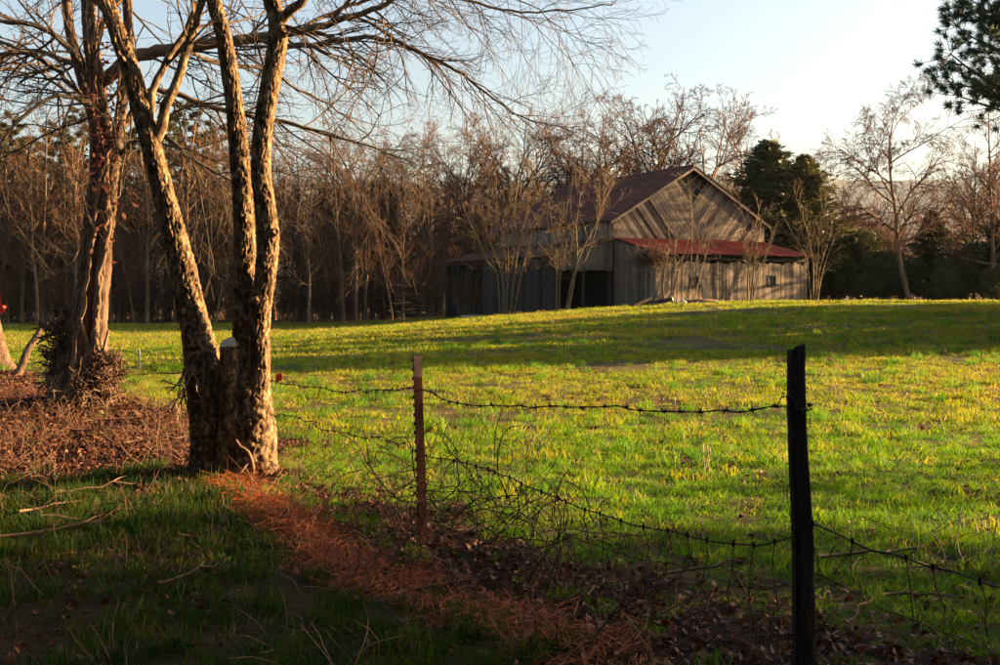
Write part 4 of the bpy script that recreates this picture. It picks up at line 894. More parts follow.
for row, (y0, n_, x0, x1) in enumerate(((91, 24, -42, -7), (97, 22, -44, 0), (106, 22, -50, 6))):
    for k in range(n_):
        x = x0 + (x1 - x0) * (k + rw_.random()) / n_; y = y0 + rw_.uniform(-1.5, 2) + .3 * min(x + 6, 0); s = rw_.uniform(.6, 1.15); put(brush, rw_.randrange(3), on(x, y), rw_.uniform(0, 6.28), (s, s, s))
red = [mk_shrub('red_brush', brush_mesh(420 + i, (5.4, 4.6)[i], 26, .9), M['red_twig'], M['red_twig'], 'russet leafless thicket right of the barn', 'russet brush right of the barn') for i in range(2)]
for j, (x, d, s) in enumerate(((835, 88, 1.15), (858, 92, 1.2), (880, 95, 1.05), (905, 92, .95), (955, 88, 1.0), (980, 90, 1.0), (1020, 86, 1.05), (925, 97, 1.05), (812, 92, 1.1))):
    p = px(x, 300, d); put(red, j % 2, on(p.x, p.y), j * 1.7, (s * 1.3, s * 1.3, s * 1.2))
for j, (x, d, s) in enumerate(((470, 90, 1.3), (490, 92, 1.45), (515, 93, 1.5), (540, 94, 1.5), (462, 95, 1.15), (430, 97, 1.2))):
    p = px(x, 300, d); copy_tree(red[j % 2], on(p.x, p.y), j * 1.3, (s, s, s), 'russet leafless thicket rising behind the left side of the barn', 'russet brush behind the barn')

# leafless multi-stemmed shrubs in front of the barn
def vase(seed, base, d, stems, label, H=None, twl=.36):
    """stems = list of pixel polylines; their side twigs are grown"""
    rg = random.Random(seed); p0 = px(base[0], base[1], d); g = float(gz(p0.x, d)); o3 = Vector((p0.x, d, g)); root = empty('vase_shrub', o3); big_ = []; out = {}
    P = [None, dict(n=6, w=.10, g=.04, c=5, t0=.2, tip=.3), dict(n=4, w=.14, g=.03, c=3, t0=.15, lr=.45, rr=.55, ang=(20, 55), tip=.35), dict(n=3, w=.15, g=.02, c=0, t0=.2, lr=.5, rr=.6, ang=(20, 55), tip=.5), .008]
    for rows in stems:
        L0 = [px(x, y, d) - o3 for x, y in rows]; L0[0] = Vector((L0[0].x, rg.gauss(0, .12), -.1)); ky = rg.gauss(0, .22)
        for i in range(1, len(L0)): L0[i] = L0[i] + Vector((0, ky * i, 0))
        S = spline(L0, .35); pts = [Vector(s) for s in S]; n = len(pts); r0 = rg.uniform(.032, .062)
        big_.append((pts, [r0 * (1 - .75 * i / (n - 1)) for i in range(n)]))
        for j in range(int(n * .62)):
            t = .3 + .7 * rg.random(); i = min(int(t * (n - 1)), n - 2); dd = (pts[i + 1] - pts[i]).normalized(); grow(rg, pts[i], rdir(rg, dd, R(rg.uniform(18, 58))), (pts[-1] - pts[0]).length * twl * rg.uniform(.5, 1.1) * (1.25 - .6 * t), r0 * .4, 1, P, out)
    mobj('stems', arr_mesh('stems', *tubes(big_, 6), smooth=True), M['sapling'], root)
    v, f = join(*[tubes(out[l], 3) for l in out]); mobj('twigs', arr_mesh('twigs', v, f, True), M['sapling'], root); return tag(root, label, 'shrub')
vase(1, (504, 314), 66, [[(503, 316), (503, 280), (495, 255), (484, 225), (474, 195)], [(507, 316), (507, 285), (504, 250), (498, 215), (496, 180)], [(510, 316), (514, 280), (519, 245), (527, 215), (540, 190)], [(505, 316), (506, 290), (512, 262), (516, 230), (512, 195)], [(500, 316), (497, 275), (488, 262), (478, 240), (462, 205)], [(513, 316), (520, 280), (528, 250), (534, 225), (552, 205)], [(506, 316), (508, 275), (509, 230), (520, 200)]], 'golden vase-shaped leafless shrub before the long shed wall')
vase(2, (558, 308), 64.5, [[(557, 312), (557, 275), (555, 245), (551, 220), (548, 190)], [(559, 312), (560, 270), (563, 240), (566, 215), (570, 185)], [(565, 312), (575, 270), (585, 245), (598, 220), (608, 180)], [(568, 312), (577, 262), (577, 225), (582, 190)], [(556, 312), (556, 268), (545, 250), (532, 238)], [(567, 312), (572, 280), (588, 255), (604, 205), (612, 185)]], 'leafless many-stemmed shrub beside the open bay of the barn')
vase(3, (684, 302), 63, [[(665, 306), (664, 285), (668, 262), (672, 240), (668, 215)], [(672, 306), (676, 275), (684, 248), (690, 225), (698, 205)], [(685, 306), (690, 270), (691, 235), (690, 205), (686, 180)], [(692, 306), (700, 275), (707, 250), (713, 225), (722, 205)], [(688, 306), (690, 285), (697, 255), (703, 230), (708, 210)], [(676, 306), (678, 280), (674, 250), (679, 225)]], 'thin leafless shrub rising before the sunlit lean-to roof', twl=.26)
vase(4, (748, 302), 66, [[(748, 305), (750, 275), (748, 245), (744, 215), (738, 190)], [(750, 305), (754, 275), (757, 250), (763, 225), (770, 205)], [(752, 305), (758, 280), (765, 260), (772, 240), (780, 220)], [(747, 305), (748, 270), (752, 240), (760, 200)]], 'thin leafless shrub by the right-hand window of the lean-to', twl=.26)
vase(5, (813, 300), 68, [[(812, 304), (812, 270), (808, 245), (800, 220), (790, 195)], [(814, 304), (816, 270), (818, 240), (822, 215), (826, 190)], [(816, 304), (822, 275), (830, 250), (838, 230)], [(811, 304), (809, 275), (806, 255), (795, 235), (784, 212)], [(815, 304), (817, 280), (812, 250), (810, 215)], [(817, 304), (820, 270), (832, 235), (836, 215)]], 'golden leafless shrub at the far corner of the lean-to', twl=.3)
p = px(655, 256, 64.2); tangle('corner_vine', (p.x - .2, p.y, p.z - .6), (.9, .5, .95), 420, 1.0, .012, M['vine_dark'], 88, 'brown dead vine bunched under the corner of the red lean-to roof', 'vine', curl=.4)

# ------------------------------------------------------------------ evergreens
def leaf_cloud(pts, dirs, size, rg, k=1, asp=.45):
    n = len(pts); g = np.random.default_rng(rg.randrange(10 ** 6)); P = np.repeat(np.array(pts), k, 0); Dn = np.repeat(np.array(dirs), k, 0); N = len(P)
    P = P + g.normal(0, size * .7, (N, 3)); a = Dn + g.normal(0, .55, (N, 3)); a /= np.linalg.norm(a, axis=1, keepdims=True)
    c = np.cross(a, g.normal(0, 1, (N, 3))); c /= np.linalg.norm(c, axis=1, keepdims=True); s = (size * g.uniform(.6, 1.4, N))[:, None]
    V = np.stack([P - a * s, P + c * s * asp, P + a * s, P - c * s * asp], 1).reshape(-1, 3); return V, np.arange(N * 4).reshape(N, 4)
def cedar(seed, H, rad, size, n_l, m, name, label, cat='tree', group=None, low=.02, shape=None, k=5, bend=.35):
    rg = random.Random(seed); root = empty(name); tr = [Vector((rg.gauss(0, .04) * z, rg.gauss(0, .04) * z, z * H)) for z in np.linspace(-.03, .97, 8)]
    L_ = [(tr, [.028 * H * (1 - .9 * i / 7) + .01 for i in range(8)])]; pts = []; dirs = []; br = []
    sh = shape or (lambda t: (1 - t) ** .75 * (.55 + .45 * min(1, t / .18)))
    ph = [rg.uniform(0, 6.28) for _ in range(6)]
    for j in range(n_l):
        t = low + (1 - low) * (j + rg.random()) / n_l; a = j * 2.4 + rg.gauss(0, .4); rr = rad * sh(t) * rg.uniform(.65, 1.18) * (1 + .16 * math.sin(3 * a + ph[0] + t * 7) + .12 * math.sin(2 * a + ph[1] - t * 11)); z = t * H; q = []
        d = Vector((math.cos(a), math.sin(a), bend)).normalized(); p = tr[min(7, int(t * 7))].copy(); p.z = z
        st = max(rr, .12) / 6; r0 = .008 * H * (1 - t) + .006
        for i in range(7):
            q.append(p); d = (d + Vector((rg.gauss(0, .12), rg.gauss(0, .12), rg.gauss(.06, .08)))).normalized()
            if i > 1 or rr < .5: pts.append(tuple(p)); dirs.append(tuple(d))
            for _ in range(2 if i > 1 else 0):
                e = p + Vector((rg.gauss(0, 1), rg.gauss(0, 1), rg.gauss(.2, .7))) * rr * .11; pts.append(tuple(e)); dirs.append(tuple((e - p).normalized() * .6 + d))
            p = p + d * st
        br.append((q, [r0 * (1 - .8 * i / 6) for i in range(7)]))
    v, f = join(tubes(L_, 7), tubes(br, 3)); mobj('trunk', arr_mesh('trunk', v, f, True), M['bark_dark'], root)
    V, Fq = leaf_cloud(pts, dirs, size, rg, k); mobj('crown', arr_mesh('crown', V, Fq), m, root); return tag(root, label, cat, group)
ced = [cedar(501, 9.2, 2.3, .10, 240, M['cedar'], 'cedar_tree', 'tall dark cedar rising behind the red lean-to roof', k=5), cedar(502, 8.4, 2.5, .10, 240, M['olive'], 'cedar_tree', 'shorter olive cedar right of the tall dark cedar behind the barn', k=5)]
p = px(768, 300, 84); h = EYE + (HZ - 143) * 84 / F - float(gz(p.x, 84)); s = h / 9.2; place_first(ced[0], on(p.x, p.y), .5, (s * 2.3, s * 2.3, s))
p = px(806, 300, 82); h = EYE + (HZ - 158) * 82 / F - float(gz(p.x, 82)); s = h / 8.4; place_first(ced[1], on(p.x, p.y), 1.5, (s * 1.9, s * 1.9, s))
def cc(i, x, d, top, rz, label, group=None, w=1):
    p = px(x, 300, d); H0 = (9.2, 8.4)[i]; s = (EYE + (HZ - top) * d / F - float(gz(p.x, d))) / H0; o = copy_tree(ced[i], on(p.x, p.y), rz, (s * w, s * w, s), label, group); return o
cc(0, 932, 78, 212, 2.2, 'dense dark cedar beneath the drooping bare tree', w=1.9)
bush = [cedar(510 + i, 3.6, 2.0, .09, 150, M['olive' if i else 'cedar'], 'evergreen_bush', 'rounded evergreen bush in the shaded hedge right of the barn', 'bush', 'evergreen bushes right of the barn', low=.0, shape=lambda t: (1 - t ** 2.2) ** .6, k=5, bend=.6) for i in range(2)]
for j, (x, d, s, i) in enumerate(((836, 80, .8, 1), (860, 81, 1.2, 1), (884, 79, .85, 1), (903, 77, .7, 0), (960, 75, .75, 1), (984, 77, 1.0, 0), (1012, 75, 1.35, 0), (1045, 74, 1.2, 1), (824, 84, .7, 0), (870, 75, .45, 0), (945, 73, .5, 1), (998, 72, .55, 1))):
    p = px(x, 300, d); put(bush, i, on(p.x, p.y), j * 1.9, (s * 1.1, s * 1.1, s))
for j, (x, d, top) in enumerate(((345, 96, 205), (385, 94, 180), (325, 99, 190), (60, 96, 170), (20, 94, 150), (120, 98, 190), (205, 99, 175))):
    cc(1, x, d, top, j * 1.1, 'olive-brown cedar standing among the bare trees of the wood', 'cedars inside the wood', w=.85)

def pine(seed, H, r, clear, limbs, rad, m, size=.17, ntuft=9, needles=16, wid=.012, name='pine_tree', extra=()):
    rg = random.Random(seed); g = np.random.default_rng(seed); root = empty(name); tr = [Vector((.05 * math.sin(z * 5 + seed) * H * .1, .05 * math.cos(z * 4) * H * .1, z * H)) for z in np.linspace(-.03, 1, 12)]
    L_ = [(tr, [r * (1 - .85 * i / 11) for i in range(12)])]; br = []; tp_ = []; td = []
    def at(z): i = min(10, int(max(z, 0) / H * 11)); return tr[i].lerp(tr[i + 1], min(1, max(0, z / H * 11 - i)))
    specs = []
    for j in range(limbs):
        t = clear + (1 - clear) * (j + rg.random()) / limbs; a = j * 2.4 + rg.gauss(0, .3); specs.append((at(t * H), Vector((math.cos(a), math.sin(a), rg.uniform(.0, .45))), rad * (1.08 - t) / (1.08 - clear) * rg.uniform(.6, 1.15) + .4))
    specs += list(extra)
    for (p, d, ln) in specs:
        d = d.normalized(); q = []; n = 8
        for i in range(n + 1):
            q.append(p); d = (d + Vector((rg.gauss(0, .09), rg.gauss(0, .09), rg.gauss(.03, .06)))).normalized()
            if i > 2:
                for _ in range(ntuft // 3 + 1):
                    e = rdir(rg, d, R(rg.uniform(20, 75))); w_ = p + e * ln * rg.uniform(.06, .24); w_.z += rg.uniform(0, .12); br.append(([p, p.lerp(w_, .5) + Vector((0, 0, -.02)), w_], [.012, .009, .006])); tp_.append(tuple(w_)); td.append(tuple(e + Vector((0, 0, .35))))
            p = p + d * ln / n
        br.append((q, [max(.02, .018 * ln) * (1 - .75 * i / n) for i in range(n + 1)])); tp_.append(tuple(p)); td.append(tuple(d))
    v, f = join(tubes(L_, 10), tubes(br, 4)); mobj('trunk', arr_mesh('trunk', v, f, True), M['bark_dark'], root)
    P = np.repeat(np.array(tp_), needles, 0); Dn = np.repeat(np.array(td), needles, 0); Dn /= np.linalg.norm(Dn, axis=1, keepdims=True); N = len(P)
    a = Dn * .55 + g.normal(0, .6, (N, 3)); a /= np.linalg.norm(a, axis=1, keepdims=True); c = np.cross(a, g.normal(0, 1, (N, 3))); c /= np.linalg.norm(c, axis=1, keepdims=True); s = (size * g.uniform(.7, 1.2, N))[:, None]
    P = P + g.normal(0, size * .12, (N, 3)) - Dn * (g.random(N)[:, None] * size * .5); V = np.stack([P - c * wid * .5, P + c * wid * .5, P + a * s], 1).reshape(-1, 3)
    mobj('crown', arr_mesh('crown', V, np.arange(N * 3).reshape(N, 3)), m, root); return root
wp_ = [pine(601, 15, .20, .35, 42, 3.2, M['wood_pine'], .25, 8, 26, .06), pine(602, 13, .17, .28, 38, 2.8, M['wood_pine'], .25, 8, 26, .06)]
for j, (x, d, top) in enumerate(((12, 98, 118), (50, 93, 132), (165, 95, 120), (185, 102, 105), (82, 104, 110), (140, 104, 128), (-25, 90, 120), (215, 108, 125), (255, 104, 150), (30, 88, 140), (70, 86, 150), (105, 90, 135), (150, 90, 150), (5, 86, 130), (200, 93, 135), (125, 95, 122), (60, 98, 125))):
    p = px(x, 300, d); s = (EYE + (HZ - top) * d / F - float(gz(p.x, d))) / (15, 13)[j % 2]; o = put(wp_, j % 2, on(p.x, p.y), j * 2.1, (s, s, s), 'tall olive pine standing among the bare trees of the wood', 'pines inside the wood'); o['category'] = 'tree'
# near pine: trunk beyond the right edge, boughs reaching in
PX, PY = 15.2, 31.0; pz = float(gz(PX, PY)); ex = []
for (x, y, d) in ((926, 84, 30.5), (940, 60, 31), (944, 92, 31.4), (958, 38, 31), (970, 14, 31.3), (955, 100, 30.2), (982, 108, 31), (965, 68, 30), (985, 40, 32), (990, 90, 32.2), (1000, 0, 30), (990, -20, 31.5), (975, 78, 32.5), (1005, 62, 29.5)):
    tip = px(x, y, d) - Vector((PX, PY, pz)); z = tip.z - .15 * abs(tip.x); ex.append((Vector((0, 0, z)), tip - Vector((0, 0, z)), (tip - Vector((0, 0, z))).length * .97))
np_ = pine(611, 14.5, .24, .55, 40, 3.6, M['pine'], .21, 17, 60, .02, extra=ex); np_.location = (PX, PY, pz); tag(np_, 'tall pine with dark needled boughs hanging against the pale sky', 'tree')

for j, (x, y) in enumerate(((-6.6, 4.4), (-8.8, 7.6), (-5.6, 1.2), (-11.5, 10.5))):  # out of frame, added to cut the sky light on the left
    copy_tree(ced[0], on(x, y), j * 1.9, (1.5, 1.5, 1.0), 'unseen dense cedar added to block skylight from the left', 'added cedars blocking skylight from the left')
for j, (x, d, s) in enumerate(((466, 77.5, .7), (480, 76, .6), (430, 82, .8))):
    p = px(x, 300, d); copy_tree(brush[j % 3], on(p.x, p.y), j * 2.3, (s, s, s), 'leafless brush crowding the open end of the long shed', 'brush at the open end of the shed')
# unseen evergreens added behind the camera to block skylight from left and back
for j in range(15):
    a = R(125 + j * 12.5); rr = 10.5 + 2.5 * math.sin(j * 2.1); x, y = rr * math.sin(a), 3 + rr * math.cos(a); h = 10.5 + 1.5 * math.sin(j * 1.7); s = h / 9.2
    copy_tree(ced[j % 2], on(x, y), j * 1.3, (s * 1.5, s * 1.5, s), 'tall unseen evergreen added behind the camera to block skylight', 'added evergreens behind the camera')
# evergreens standing right of the camera's view: their long shadows cross the verge and the pasture
for j, (x, y, h, wd) in enumerate(((10.5, 6.5, 8.0, 1.25), (12.5, 4.0, 8.5, 1.5), (9.5, 2.6, 7.5, 1.4), (15.5, 6.6, 9.5, 1.4), (9.0, .0, 8, 1.4))):
    s = h / 9.2; copy_tree(ced[0], on(x, y), j * 1.3, (s * wd, s * wd, s), 'dark cedar at the roadside end of the fence line', 'cedars at the roadside end of the fence')
for j, (x, y, s) in enumerate(((27, 12.8, 1.12), (30, 11.2, 1.2), (33, 13.6, 1.25), (25, 10.4, 1.1))):  # pines added out of view so their crowns shade the left verge
    o = copy_tree(wp_[j % 2], on(x, y), j * 1.3, (s * .85, s * .85, s), 'tall unseen pine added to shade the left verge', 'added pines shading the left verge')
for j, (x, y, h, wd) in enumerate(((18.6, 30.6, 6.5, 1.0), (23.5, 33.2, 8, 1.2), (19.5, 33.2, 6.5, 1.0), (25, 35.4, 8.5, 1.1), (21.5, 36.2, 7.5, 1.1), (24, 39.6, 8.5, 1.3), (26, 43.2, 9, 1.4), (28.5, 47, 9, 1.4), (31, 51, 9, 1.5), (36, 46, 10, 1.5), (40, 55, 10, 1.6), (35, 60, 8, 1.3))):
    s = h / 9.2; copy_tree(ced[j % 2], on(x, y), j * 1.7, (s * wd, s * wd, s), 'dark cedar along the right-hand edge of the pasture', 'cedars along the right edge of the pasture')
# ------------------------------------------------------------------ grass, leaves and straw (uncountable ground cover)
def proto_col(name, meshes, m):
    col = bpy.data.collections.new(name)
    for i, me in enumerate(meshes):
        me.materials.append(m); col.objects.link(bpy.data.objects.new(name + '_piece', me))
    return col
def scatter(name, P, rot, scl, col, label, cat):
    n = len(P); me = bpy.data.meshes.new(name); me.vertices.add(n); me.vertices.foreach_set('co', np.asarray(P, np.float32).ravel())
    a = me.attributes.new('rot', 'FLOAT_VECTOR', 'POINT'); a.data.foreach_set('vector', np.asarray(rot, np.float32).ravel())
    a = me.attributes.new('scl', 'FLOAT_VECTOR', 'POINT'); a.data.foreach_set('vector', np.asarray(scl, np.float32).ravel())
    o = mobj(name, me); ng = bpy.data.node_groups.new(name, 'GeometryNodeTree')
    ng.interface.new_socket('Geometry', in_out='INPUT', socket_type='NodeSocketGeometry'); ng.interface.new_socket('Geometry', in_out='OUTPUT', socket_type='NodeSocketGeometry')
    N = ng.nodes; gi = N.new('NodeGroupInput'); go = N.new('NodeGroupOutput'); ip = N.new('GeometryNodeInstanceOnPoints'); ci = N.new('GeometryNodeCollectionInfo')
    ci.inputs['Collection'].default_value = col; ci.inputs['Separate Children'].default_value = True; ci.inputs['Reset Children'].default_value = True
    def na(nm):
        q = N.new('GeometryNodeInputNamedAttribute'); q.data_type = 'FLOAT_VECTOR'; q.inputs['Name'].default_value = nm; return q.outputs[0]
    K = ng.links.new; K(gi.outputs[0], ip.inputs['Points']); K(ci.outputs[0], ip.inputs['Instance']); ip.inputs['Pick Instance'].default_value = True
    K(na('rot'), ip.inputs['Rotation']); K(na('scl'), ip.inputs['Scale']); K(ip.outputs[0], go.inputs[0])
    md = o.modifiers.new('scatter', 'NODES'); md.node_group = ng; return tag(o, label, cat, kind='stuff')
def tuft(seed, n, rad, h, wd, lean=.45, curve=.5):
    g = np.random.default_rng(seed); V = []; Fq = []
    for k in range(n):
        a = g.uniform(0, 6.28); r = rad * math.sqrt(g.random()); b = np.array((math.cos(a) * r, math.sin(a) * r, -.01)); hh = h * g.uniform(.45, 1.1); az = g.uniform(0, 6.28); ln = abs(g.normal(0, lean)); d = np.array((math.cos(az) * math.sin(ln), math.sin(az) * math.sin(ln), math.cos(ln)))
        sd = np.cross(d, (math.cos(az + 1), math.sin(az + 1), 0.2)); sd /= np.linalg.norm(sd) + 1e-9; w_ = wd * g.uniform(.6, 1.2); mid = b + d * hh * .55; d2 = d + np.array((math.cos(az), math.sin(az), -.35)) * curve * g.random(); d2 /= np.linalg.norm(d2); tip = mid + d2 * hh * .5
        i = len(V); V += [b - sd * w_ / 2, b + sd * w_ / 2, mid + sd * w_ * .4, mid - sd * w_ * .4, tip]; Fq += [(i, i + 1, i + 2), (i, i + 2, i + 3), (i + 3, i + 2, i + 4)]
    return arr_mesh('blades', V, Fq)
g = np.random.default_rng(1234)
def pts_in(y0, y1, dens, marg=1.25, extra=1.5):
    n = int(dens * sum((.42 * marg * (y0 + (k + .5) * (y1 - y0) / 20) * 2 + 2 * extra) * (y1 - y0) / 20 for k in range(20)))
    y = np.sqrt(g.random(n) * (y1 ** 2 - y0 ** 2) + y0 ** 2); x = (g.random(n) * 2 - 1) * (.42 * marg * y + extra); return x, y
def finish(x, y, smin, smax, tilt=.15, dz=0., zs=None):
    n = len(x); z = gz(x, y) + dz; rot = np.stack([g.normal(0, tilt, n), g.normal(0, tilt, n), g.uniform(0, 6.28, n)], -1); s = g.uniform(smin, smax, n); zz = s if zs is None else s * zs
    return np.stack([x, y, z], -1), rot, np.stack([s, s, zz], -1)

GREEN = [(0, (.030, .085, .001)), (.5, (.070, .155, .002)), (.85, (.13, .20, .004)), (.97, (.19, .20, .02)), (1, (.27, .2, .06))]
FIELD = [(0, (.05, .085, .001)), (.4, (.11, .155, .002)), (.7, (.18, .205, .005)), (.9, (.25, .22, .022)), (1, (.30, .22, .08))]
M['grass_near'] = mat_leaf('grass_blade', GREEN, .48, patch=(.9, .56, .72, (.13, .15, .014)), tint=(1.3, 1.5, .4))
M['grass_field'] = mat_leaf('pasture_blade', FIELD, .48, patch=(.16, .47, .70, (.20, .15, .028)), tint=(1.4, 1.45, .45))
near = proto_col('near_tuft', [tuft(i, 34, .09, .12, .0055) for i in range(5)], M['grass_near'])
mid = proto_col('field_tuft', [tuft(20 + i, 34, .16, .085, .009, .6) for i in range(5)], M['grass_field'])
far = proto_col('far_tuft', [tuft(40 + i, 40, .42, .11, .022, .6) for i in range(4)], M['grass_field'])

def green_ok(x, y): return (1 - litter(x, y) * (.84 + .14 * ss(-1.5, -2.6, x))) * (1 - .85 * straw(x, y)) 
x, y = pts_in(4.0, 21, 100); s, q = fence_sq(x, y); cl = fbm(x * 1.7, y * 1.7, 91, 3)
k = g.random(len(x)) < ss(18, 10, y) * green_ok(x, y) * (.28 + .72 * ss(.33, .55, cl + .22 * ss(-.3, .8, q))); x, y = x[k], y[k]; s, q = fence_sq(x, y)
hz_ = np.where(q < 0, 1.1, .55) * (.3 + 1.5 * fbm(x * 1.7, y * 1.7, 17, 3) ** 1.3)
VERGE = [(0, (.008, .028, .001)), (.45, (.018, .048, .002)), (.8, (.04, .072, .004)), (.95, (.08, .078, .014)), (1, (.13, .09, .035))]  # blade colours lowered to put the foreground shade into the grass
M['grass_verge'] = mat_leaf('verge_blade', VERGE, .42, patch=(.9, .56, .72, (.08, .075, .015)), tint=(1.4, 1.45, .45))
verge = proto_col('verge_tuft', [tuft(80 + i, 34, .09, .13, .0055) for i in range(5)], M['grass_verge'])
k = q < -.25; scatter('verge_grass', *finish(x[k], y[k], .7, 1.25, .2, zs=hz_[k]), verge, 'shade-darkened tufted grass on the shaded verge before the fence', 'grass')
k = ~k; scatter('fence_grass', *finish(x[k], y[k], .7, 1.25, .2, zs=hz_[k]), near, 'fresh green grass growing behind the fence', 'grass')
x, y = pts_in(7.5, 30, 34); s, q = fence_sq(x, y); cl = fbm(x * .8, y * .8, 93, 3)
k = (g.random(len(x)) < green_ok(x, y) * ss(.26, .52, cl) * (.25 + .75 * ss(10, 16, y))) & (q > .2); x, y = x[k], y[k]
P, r_, s_ = finish(x, y, .7, 1.25, .15, zs=.25 + 1.7 * fbm(x * 1.6, y * 1.6, 19, 3) ** 1.6)
x, y = pts_in(28, 86, 9.0, 1.15, 3); s, q = fence_sq(x, y); k = (q > .5) & (g.random(len(x)) < ss(.25, .5, fbm(x * .35, y * .35, 95, 3)) * .9 + .1) & (g.random(len(x)) > woodfloor(x, y) * .9)
u, v = (x - BX) * math.cos(R(27.1)) + (y - BY) * math.sin(R(27.1)), -(x - BX) * math.sin(R(27.1)) + (y - BY) * math.cos(R(27.1))
k &= ~((u > -9.4) & (u < 5.5) & (v > -4.2) & (v < 15.3)) & ~((u < -5) & (v < 0)  & (u > -9.4) & (v > -4.5) & False); x, y = x[k], y[k]
scatter('pasture_grass', P, r_, s_, mid, 'short cropped sunlit pasture grass with straw patches', 'grass')
scatter('far_pasture_grass', *finish(x, y, .7, 1.3, .1, zs=.25 + 1.6 * fbm(x * .8, y * .8, 23, 3) ** 1.5), far, 'far pasture grass running up to the wood and the barn', 'grass')
# rank clumps that stand out of the turf
clump = proto_col('clump', [tuft(60 + i, 60, .14, .20, .010, .6) for i in range(3)], M['grass_near'])
x, y = pts_in(9, 45, 2.6); s, q = fence_sq(x, y); k = (q > .6) & (fbm(x * .5, y * .5, 99, 3) > .45); x, y = x[k], y[k]
scatter('grass_clumps', *finish(x, y, .4, 1.1, .1), clump, 'rank green grass clumps dotted over the pasture', 'grass')

def weed(seed):
    rg = random.Random(seed); L_ = []
    for k in range(4):
        p = Vector((rg.gauss(0, .03), rg.gauss(0, .03), 0)); d = Vector((rg.gauss(0, .25), rg.gauss(0, .25), 1)).normalized(); pts = []
        for i in range(6): pts.append(p); d = (d + Vector((rg.gauss(0, .1), rg.gauss(0, .1), rg.gauss(0, .05)))).normalized(); p = p + d * .055 * rg.uniform(.7, 1.2)
        L_.append((pts, [.003] * 4 + [.006, .002]))
        for i in (2, 3, 4): e = rdir(rg, d, 1.0); L_.append(([pts[i], pts[i] + e * .04, pts[i] + e * .07], [.002, .0035, .001]))
    return arr_mesh('weed', *tubes(L_, 4))
M['weed'] = mat_leaf('dry_weed', [(0, (.09, .045, .02)), (.6, (.18, .11, .05)), (1, (.30, .2, .1))], .1)
wc = proto_col('dry_weed', [weed(i) for i in range(4)], M['weed'])
x, y = pts_in(9, 60, .55); s, q = fence_sq(x, y); k = (q > .6) & (fbm(x * .45, y * .45, 131, 3) > .5) & (woodfloor(x, y) < .5); x, y = x[k], y[k]
scatter('pasture_weeds', *finish(x, y, .4, 1.1, .25), wc, 'thin dry weed stalks dotted through the pasture', 'weeds')
# fallen leaves
def leaf(seed):
    g2 = np.random.default_rng(seed); V = []; n = 4; L_ = .075; c = g2.uniform(-.6, .8); tw = g2.uniform(-.5, .5)
    for i in range(n + 1):
        t = i / n; w_ = .026 * math.sin(math.pi * (t * .92 + .04)) * (1.2 if i % 2 else .85); z = c * .03 * math.sin(math.pi * t) + .004; a = tw * (t - .5)
        V += [(-w_, t * L_ - L_ / 2, z + .35 * w_ + a * w_), (0, t * L_ - L_ / 2, z), (w_, t * L_ - L_ / 2, z + .35 * w_ - a * w_)]
    Fq = []
    for i in range(n):
        b = i * 3; Fq += [(b, b + 1, b + 4, b + 3), (b + 1, b + 2, b + 5, b + 4)]
    return arr_mesh('leaf', V, Fq)
M['dead_leaf'] = mat_leaf('dead_leaf', [(0, (.03, .009, .004)), (.35, (.075, .021, .008)), (.7, (.125, .04, .014)), (.95, (.17, .075, .033)), (1, (.22, .13, .075))], .18)
leaves = proto_col('fallen_leaf', [leaf(i) for i in range(6)], M['dead_leaf'])
def leaf_pts(y0, y1, dens, base):
    x, y = pts_in(y0, y1, dens); k = g.random(len(x)) < np.clip(litter(x, y) + base * ss(.5, .7, fbm(x * 1.1, y * 1.1, 61, 3)), 0, 1) * (1 - .35 * straw(x, y)); return x[k], y[k]
a = leaf_pts(4, 12, 420, .3); b2 = leaf_pts(12, 26, 330, .05); x = np.concatenate([a[0], b2[0]]); y = np.concatenate([a[1], b2[1]])
P, r_, s_ = finish(x, y, .35, .85, .55, dz=.012); s_[:, 2] *= 1.0; big_s = np.where(y > 12, 1.35, 1.0)[:, None]; scatter('leaf_litter', P, r_, s_ * big_s, leaves, 'brown fallen leaves banked along the fence row', 'leaves')
# pine straw
def straw_clump(seed, n=46, ln=.16, wd=.0026):
    g2 = np.random.default_rng(seed); V = []; Fq = []
    for k in range(n):
        p = np.array((*g2.normal(0, .085, 2), g2.uniform(.0, .022))); a = g2.uniform(0, 6.28); d = np.array((math.cos(a), math.sin(a), g2.normal(0, .22))); c = np.array((-math.sin(a), math.cos(a), .3)) * wd / 2; l = ln * g2.uniform(.5, 1.1); m_ = np.array((0, 0, g2.uniform(.0, .02))); i = len(V)
        V += [p - d * l / 2 - c, p - d * l / 2 + c, p + m_ + c, p + m_ - c, p + d * l / 2]; Fq += [(i, i + 1, i + 2), (i, i + 2, i + 3), (i + 3, i + 2, i + 4)]
    return arr_mesh('needles', V, Fq)
M['straw'] = mat_leaf('pine_straw', [(0, (.17, .034, .008)), (.5, (.38, .085, .014)), (1, (.5, .15, .034))], .15)
sc_ = proto_col('straw_clump', [straw_clump(i, 30) for i in range(5)], M['straw'])
x, y = pts_in(4, 11, 230); k = g.random(len(x)) < straw(x, y) ** 1.2 * ss(.22, .55, fbm(x * 3, y * 3, 58, 3) + .16); x, y = x[k], y[k]; dz = .012
scatter('pine_straw', *finish(x, y, .8, 1.3, .2, dz=dz), sc_, 'strip of rusty orange pine straw running down from the tree foot', 'pine straw')
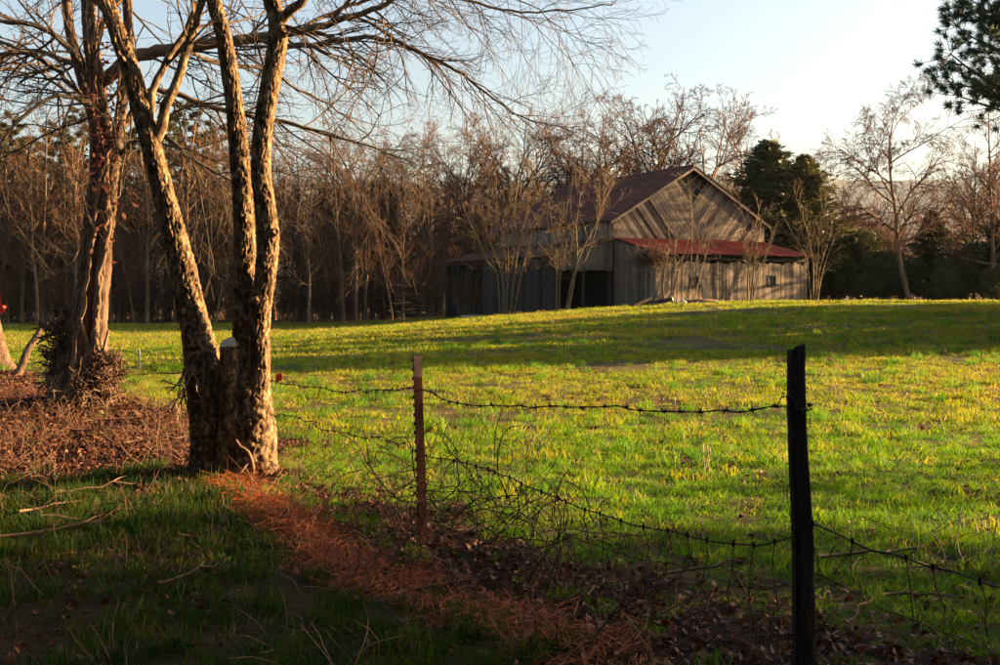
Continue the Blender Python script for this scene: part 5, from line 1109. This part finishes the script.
# dead weed stalks and fine twigs in the litter
def stalks(seed, n=10):
    rg = random.Random(seed); L_ = []
    for k in range(n):
        p = Vector((rg.gauss(0, .10), rg.gauss(0, .10), 0)); d = Vector((rg.gauss(0, .7), rg.gauss(0, .7), abs(rg.gauss(.25, .5)))).normalized(); pts = []
        for i in range(5): pts.append(p); d = (d + Vector((rg.gauss(0, .2), rg.gauss(0, .2), rg.gauss(-.08, .15)))).normalized(); p = p + d * .065 * rg.uniform(.6, 1.2); p.z = max(p.z, .005)
        L_.append((pts, [.0022] * 4 + [.0012]))
    return arr_mesh('stalks', *tubes(L_, 3))
M['stalk'] = mat_leaf('dead_stalk', [(0, (.06, .022, .010)), (.6, (.115, .048, .02)), (1, (.2, .11, .055))], .05)
stc = proto_col('dead_stalk', [stalks(i) for i in range(5)], M['stalk'])
x, y = pts_in(4, 20, 10); k = g.random(len(x)) < np.clip(litter(x, y) + .06 + .3 * ss(0, -1, fence_sq(x, y)[1]), 0, 1); x, y = x[k], y[k]
scatter('dead_stalks', *finish(x, y, .7, 1.5, .2, zs=.9), stc, 'matted dead weed stalks through the leaf litter', 'weeds')

# sticks on the ground
rs = random.Random(31); G_S = 'fallen sticks along the fence row'
for (x, y, d, ln, az, r) in ((100, 492, 9.9, .7, .5, .012), (55, 505, 9.3, .6, .9, .010), (130, 505, 9.2, .5, -.6, .011), (60, 530, 8.3, .9, .5, .012), (165, 425, 13.0, .8, .3, .015), (95, 440, 14.0, .7, -.3, .014), (120, 415, 15.2, .9, .2, .016), (440, 600, 6.4, .5, .4, .008), (870, 560, 7.2, .6, .1, .013), (700, 575, 6.8, .55, .25, .012), (190, 590, 6.8, .45, .8, .008), (860, 610, 6.0, .4, 1.0, .008), (600, 590, 6.4, .3, .9, .009), (920, 590, 6.3, .35, -.5, .009)):
    p = px(x, y, d); root = empty('fallen_stick', on(p.x, p.y, r + .012)); L0 = [Vector((math.cos(az) * ln * (t - .5) + rs.gauss(0, .012), math.sin(az) * ln * (t - .5) + rs.gauss(0, .012), abs(rs.gauss(0, .015)) + .04 * t)) for t in np.linspace(0, 1, 7)]
    MB().tube(L0, [r * (1 - .5 * t) for t in np.linspace(0, 1, 7)], 7).build('stem', M['vine'], root, smooth=True)
    MB().tube([L0[4], L0[4] + Vector((math.cos(az + .7), math.sin(az + .7), .2)) * ln * .12, L0[4] + Vector((math.cos(az + .6), math.sin(az + .6), .15)) * ln * .24], [r * .5, r * .4, r * .2], 5).build('side_twig', M['vine'], root, smooth=True)
    tag(root, 'dry fallen stick lying in the grass and leaves of the fence row', 'stick', G_S)

# ------------------------------------------------------------------ haze
hz = MB().box(-2620, 2620, -310, 2970, float(GZ.min()) - 1.0, 330).build('haze', None); hm_ = bpy.data.materials.new('haze'); hm_.use_nodes = True; t = hm_.node_tree
t.nodes.remove(t.nodes['Principled BSDF']); pv = t.nodes.new('ShaderNodeVolumePrincipled'); pv.inputs['Color'].default_value = (.60, .78, 1, 1); pv.inputs['Density'].default_value = .00005; pv.inputs['Anisotropy'].default_value = .2
t.links.new(pv.outputs[0], t.nodes['Material Output'].inputs['Volume']); hz.data.materials.append(hm_); tag(hz, 'thin pale afternoon haze over the whole pasture', 'haze', kind='stuff')
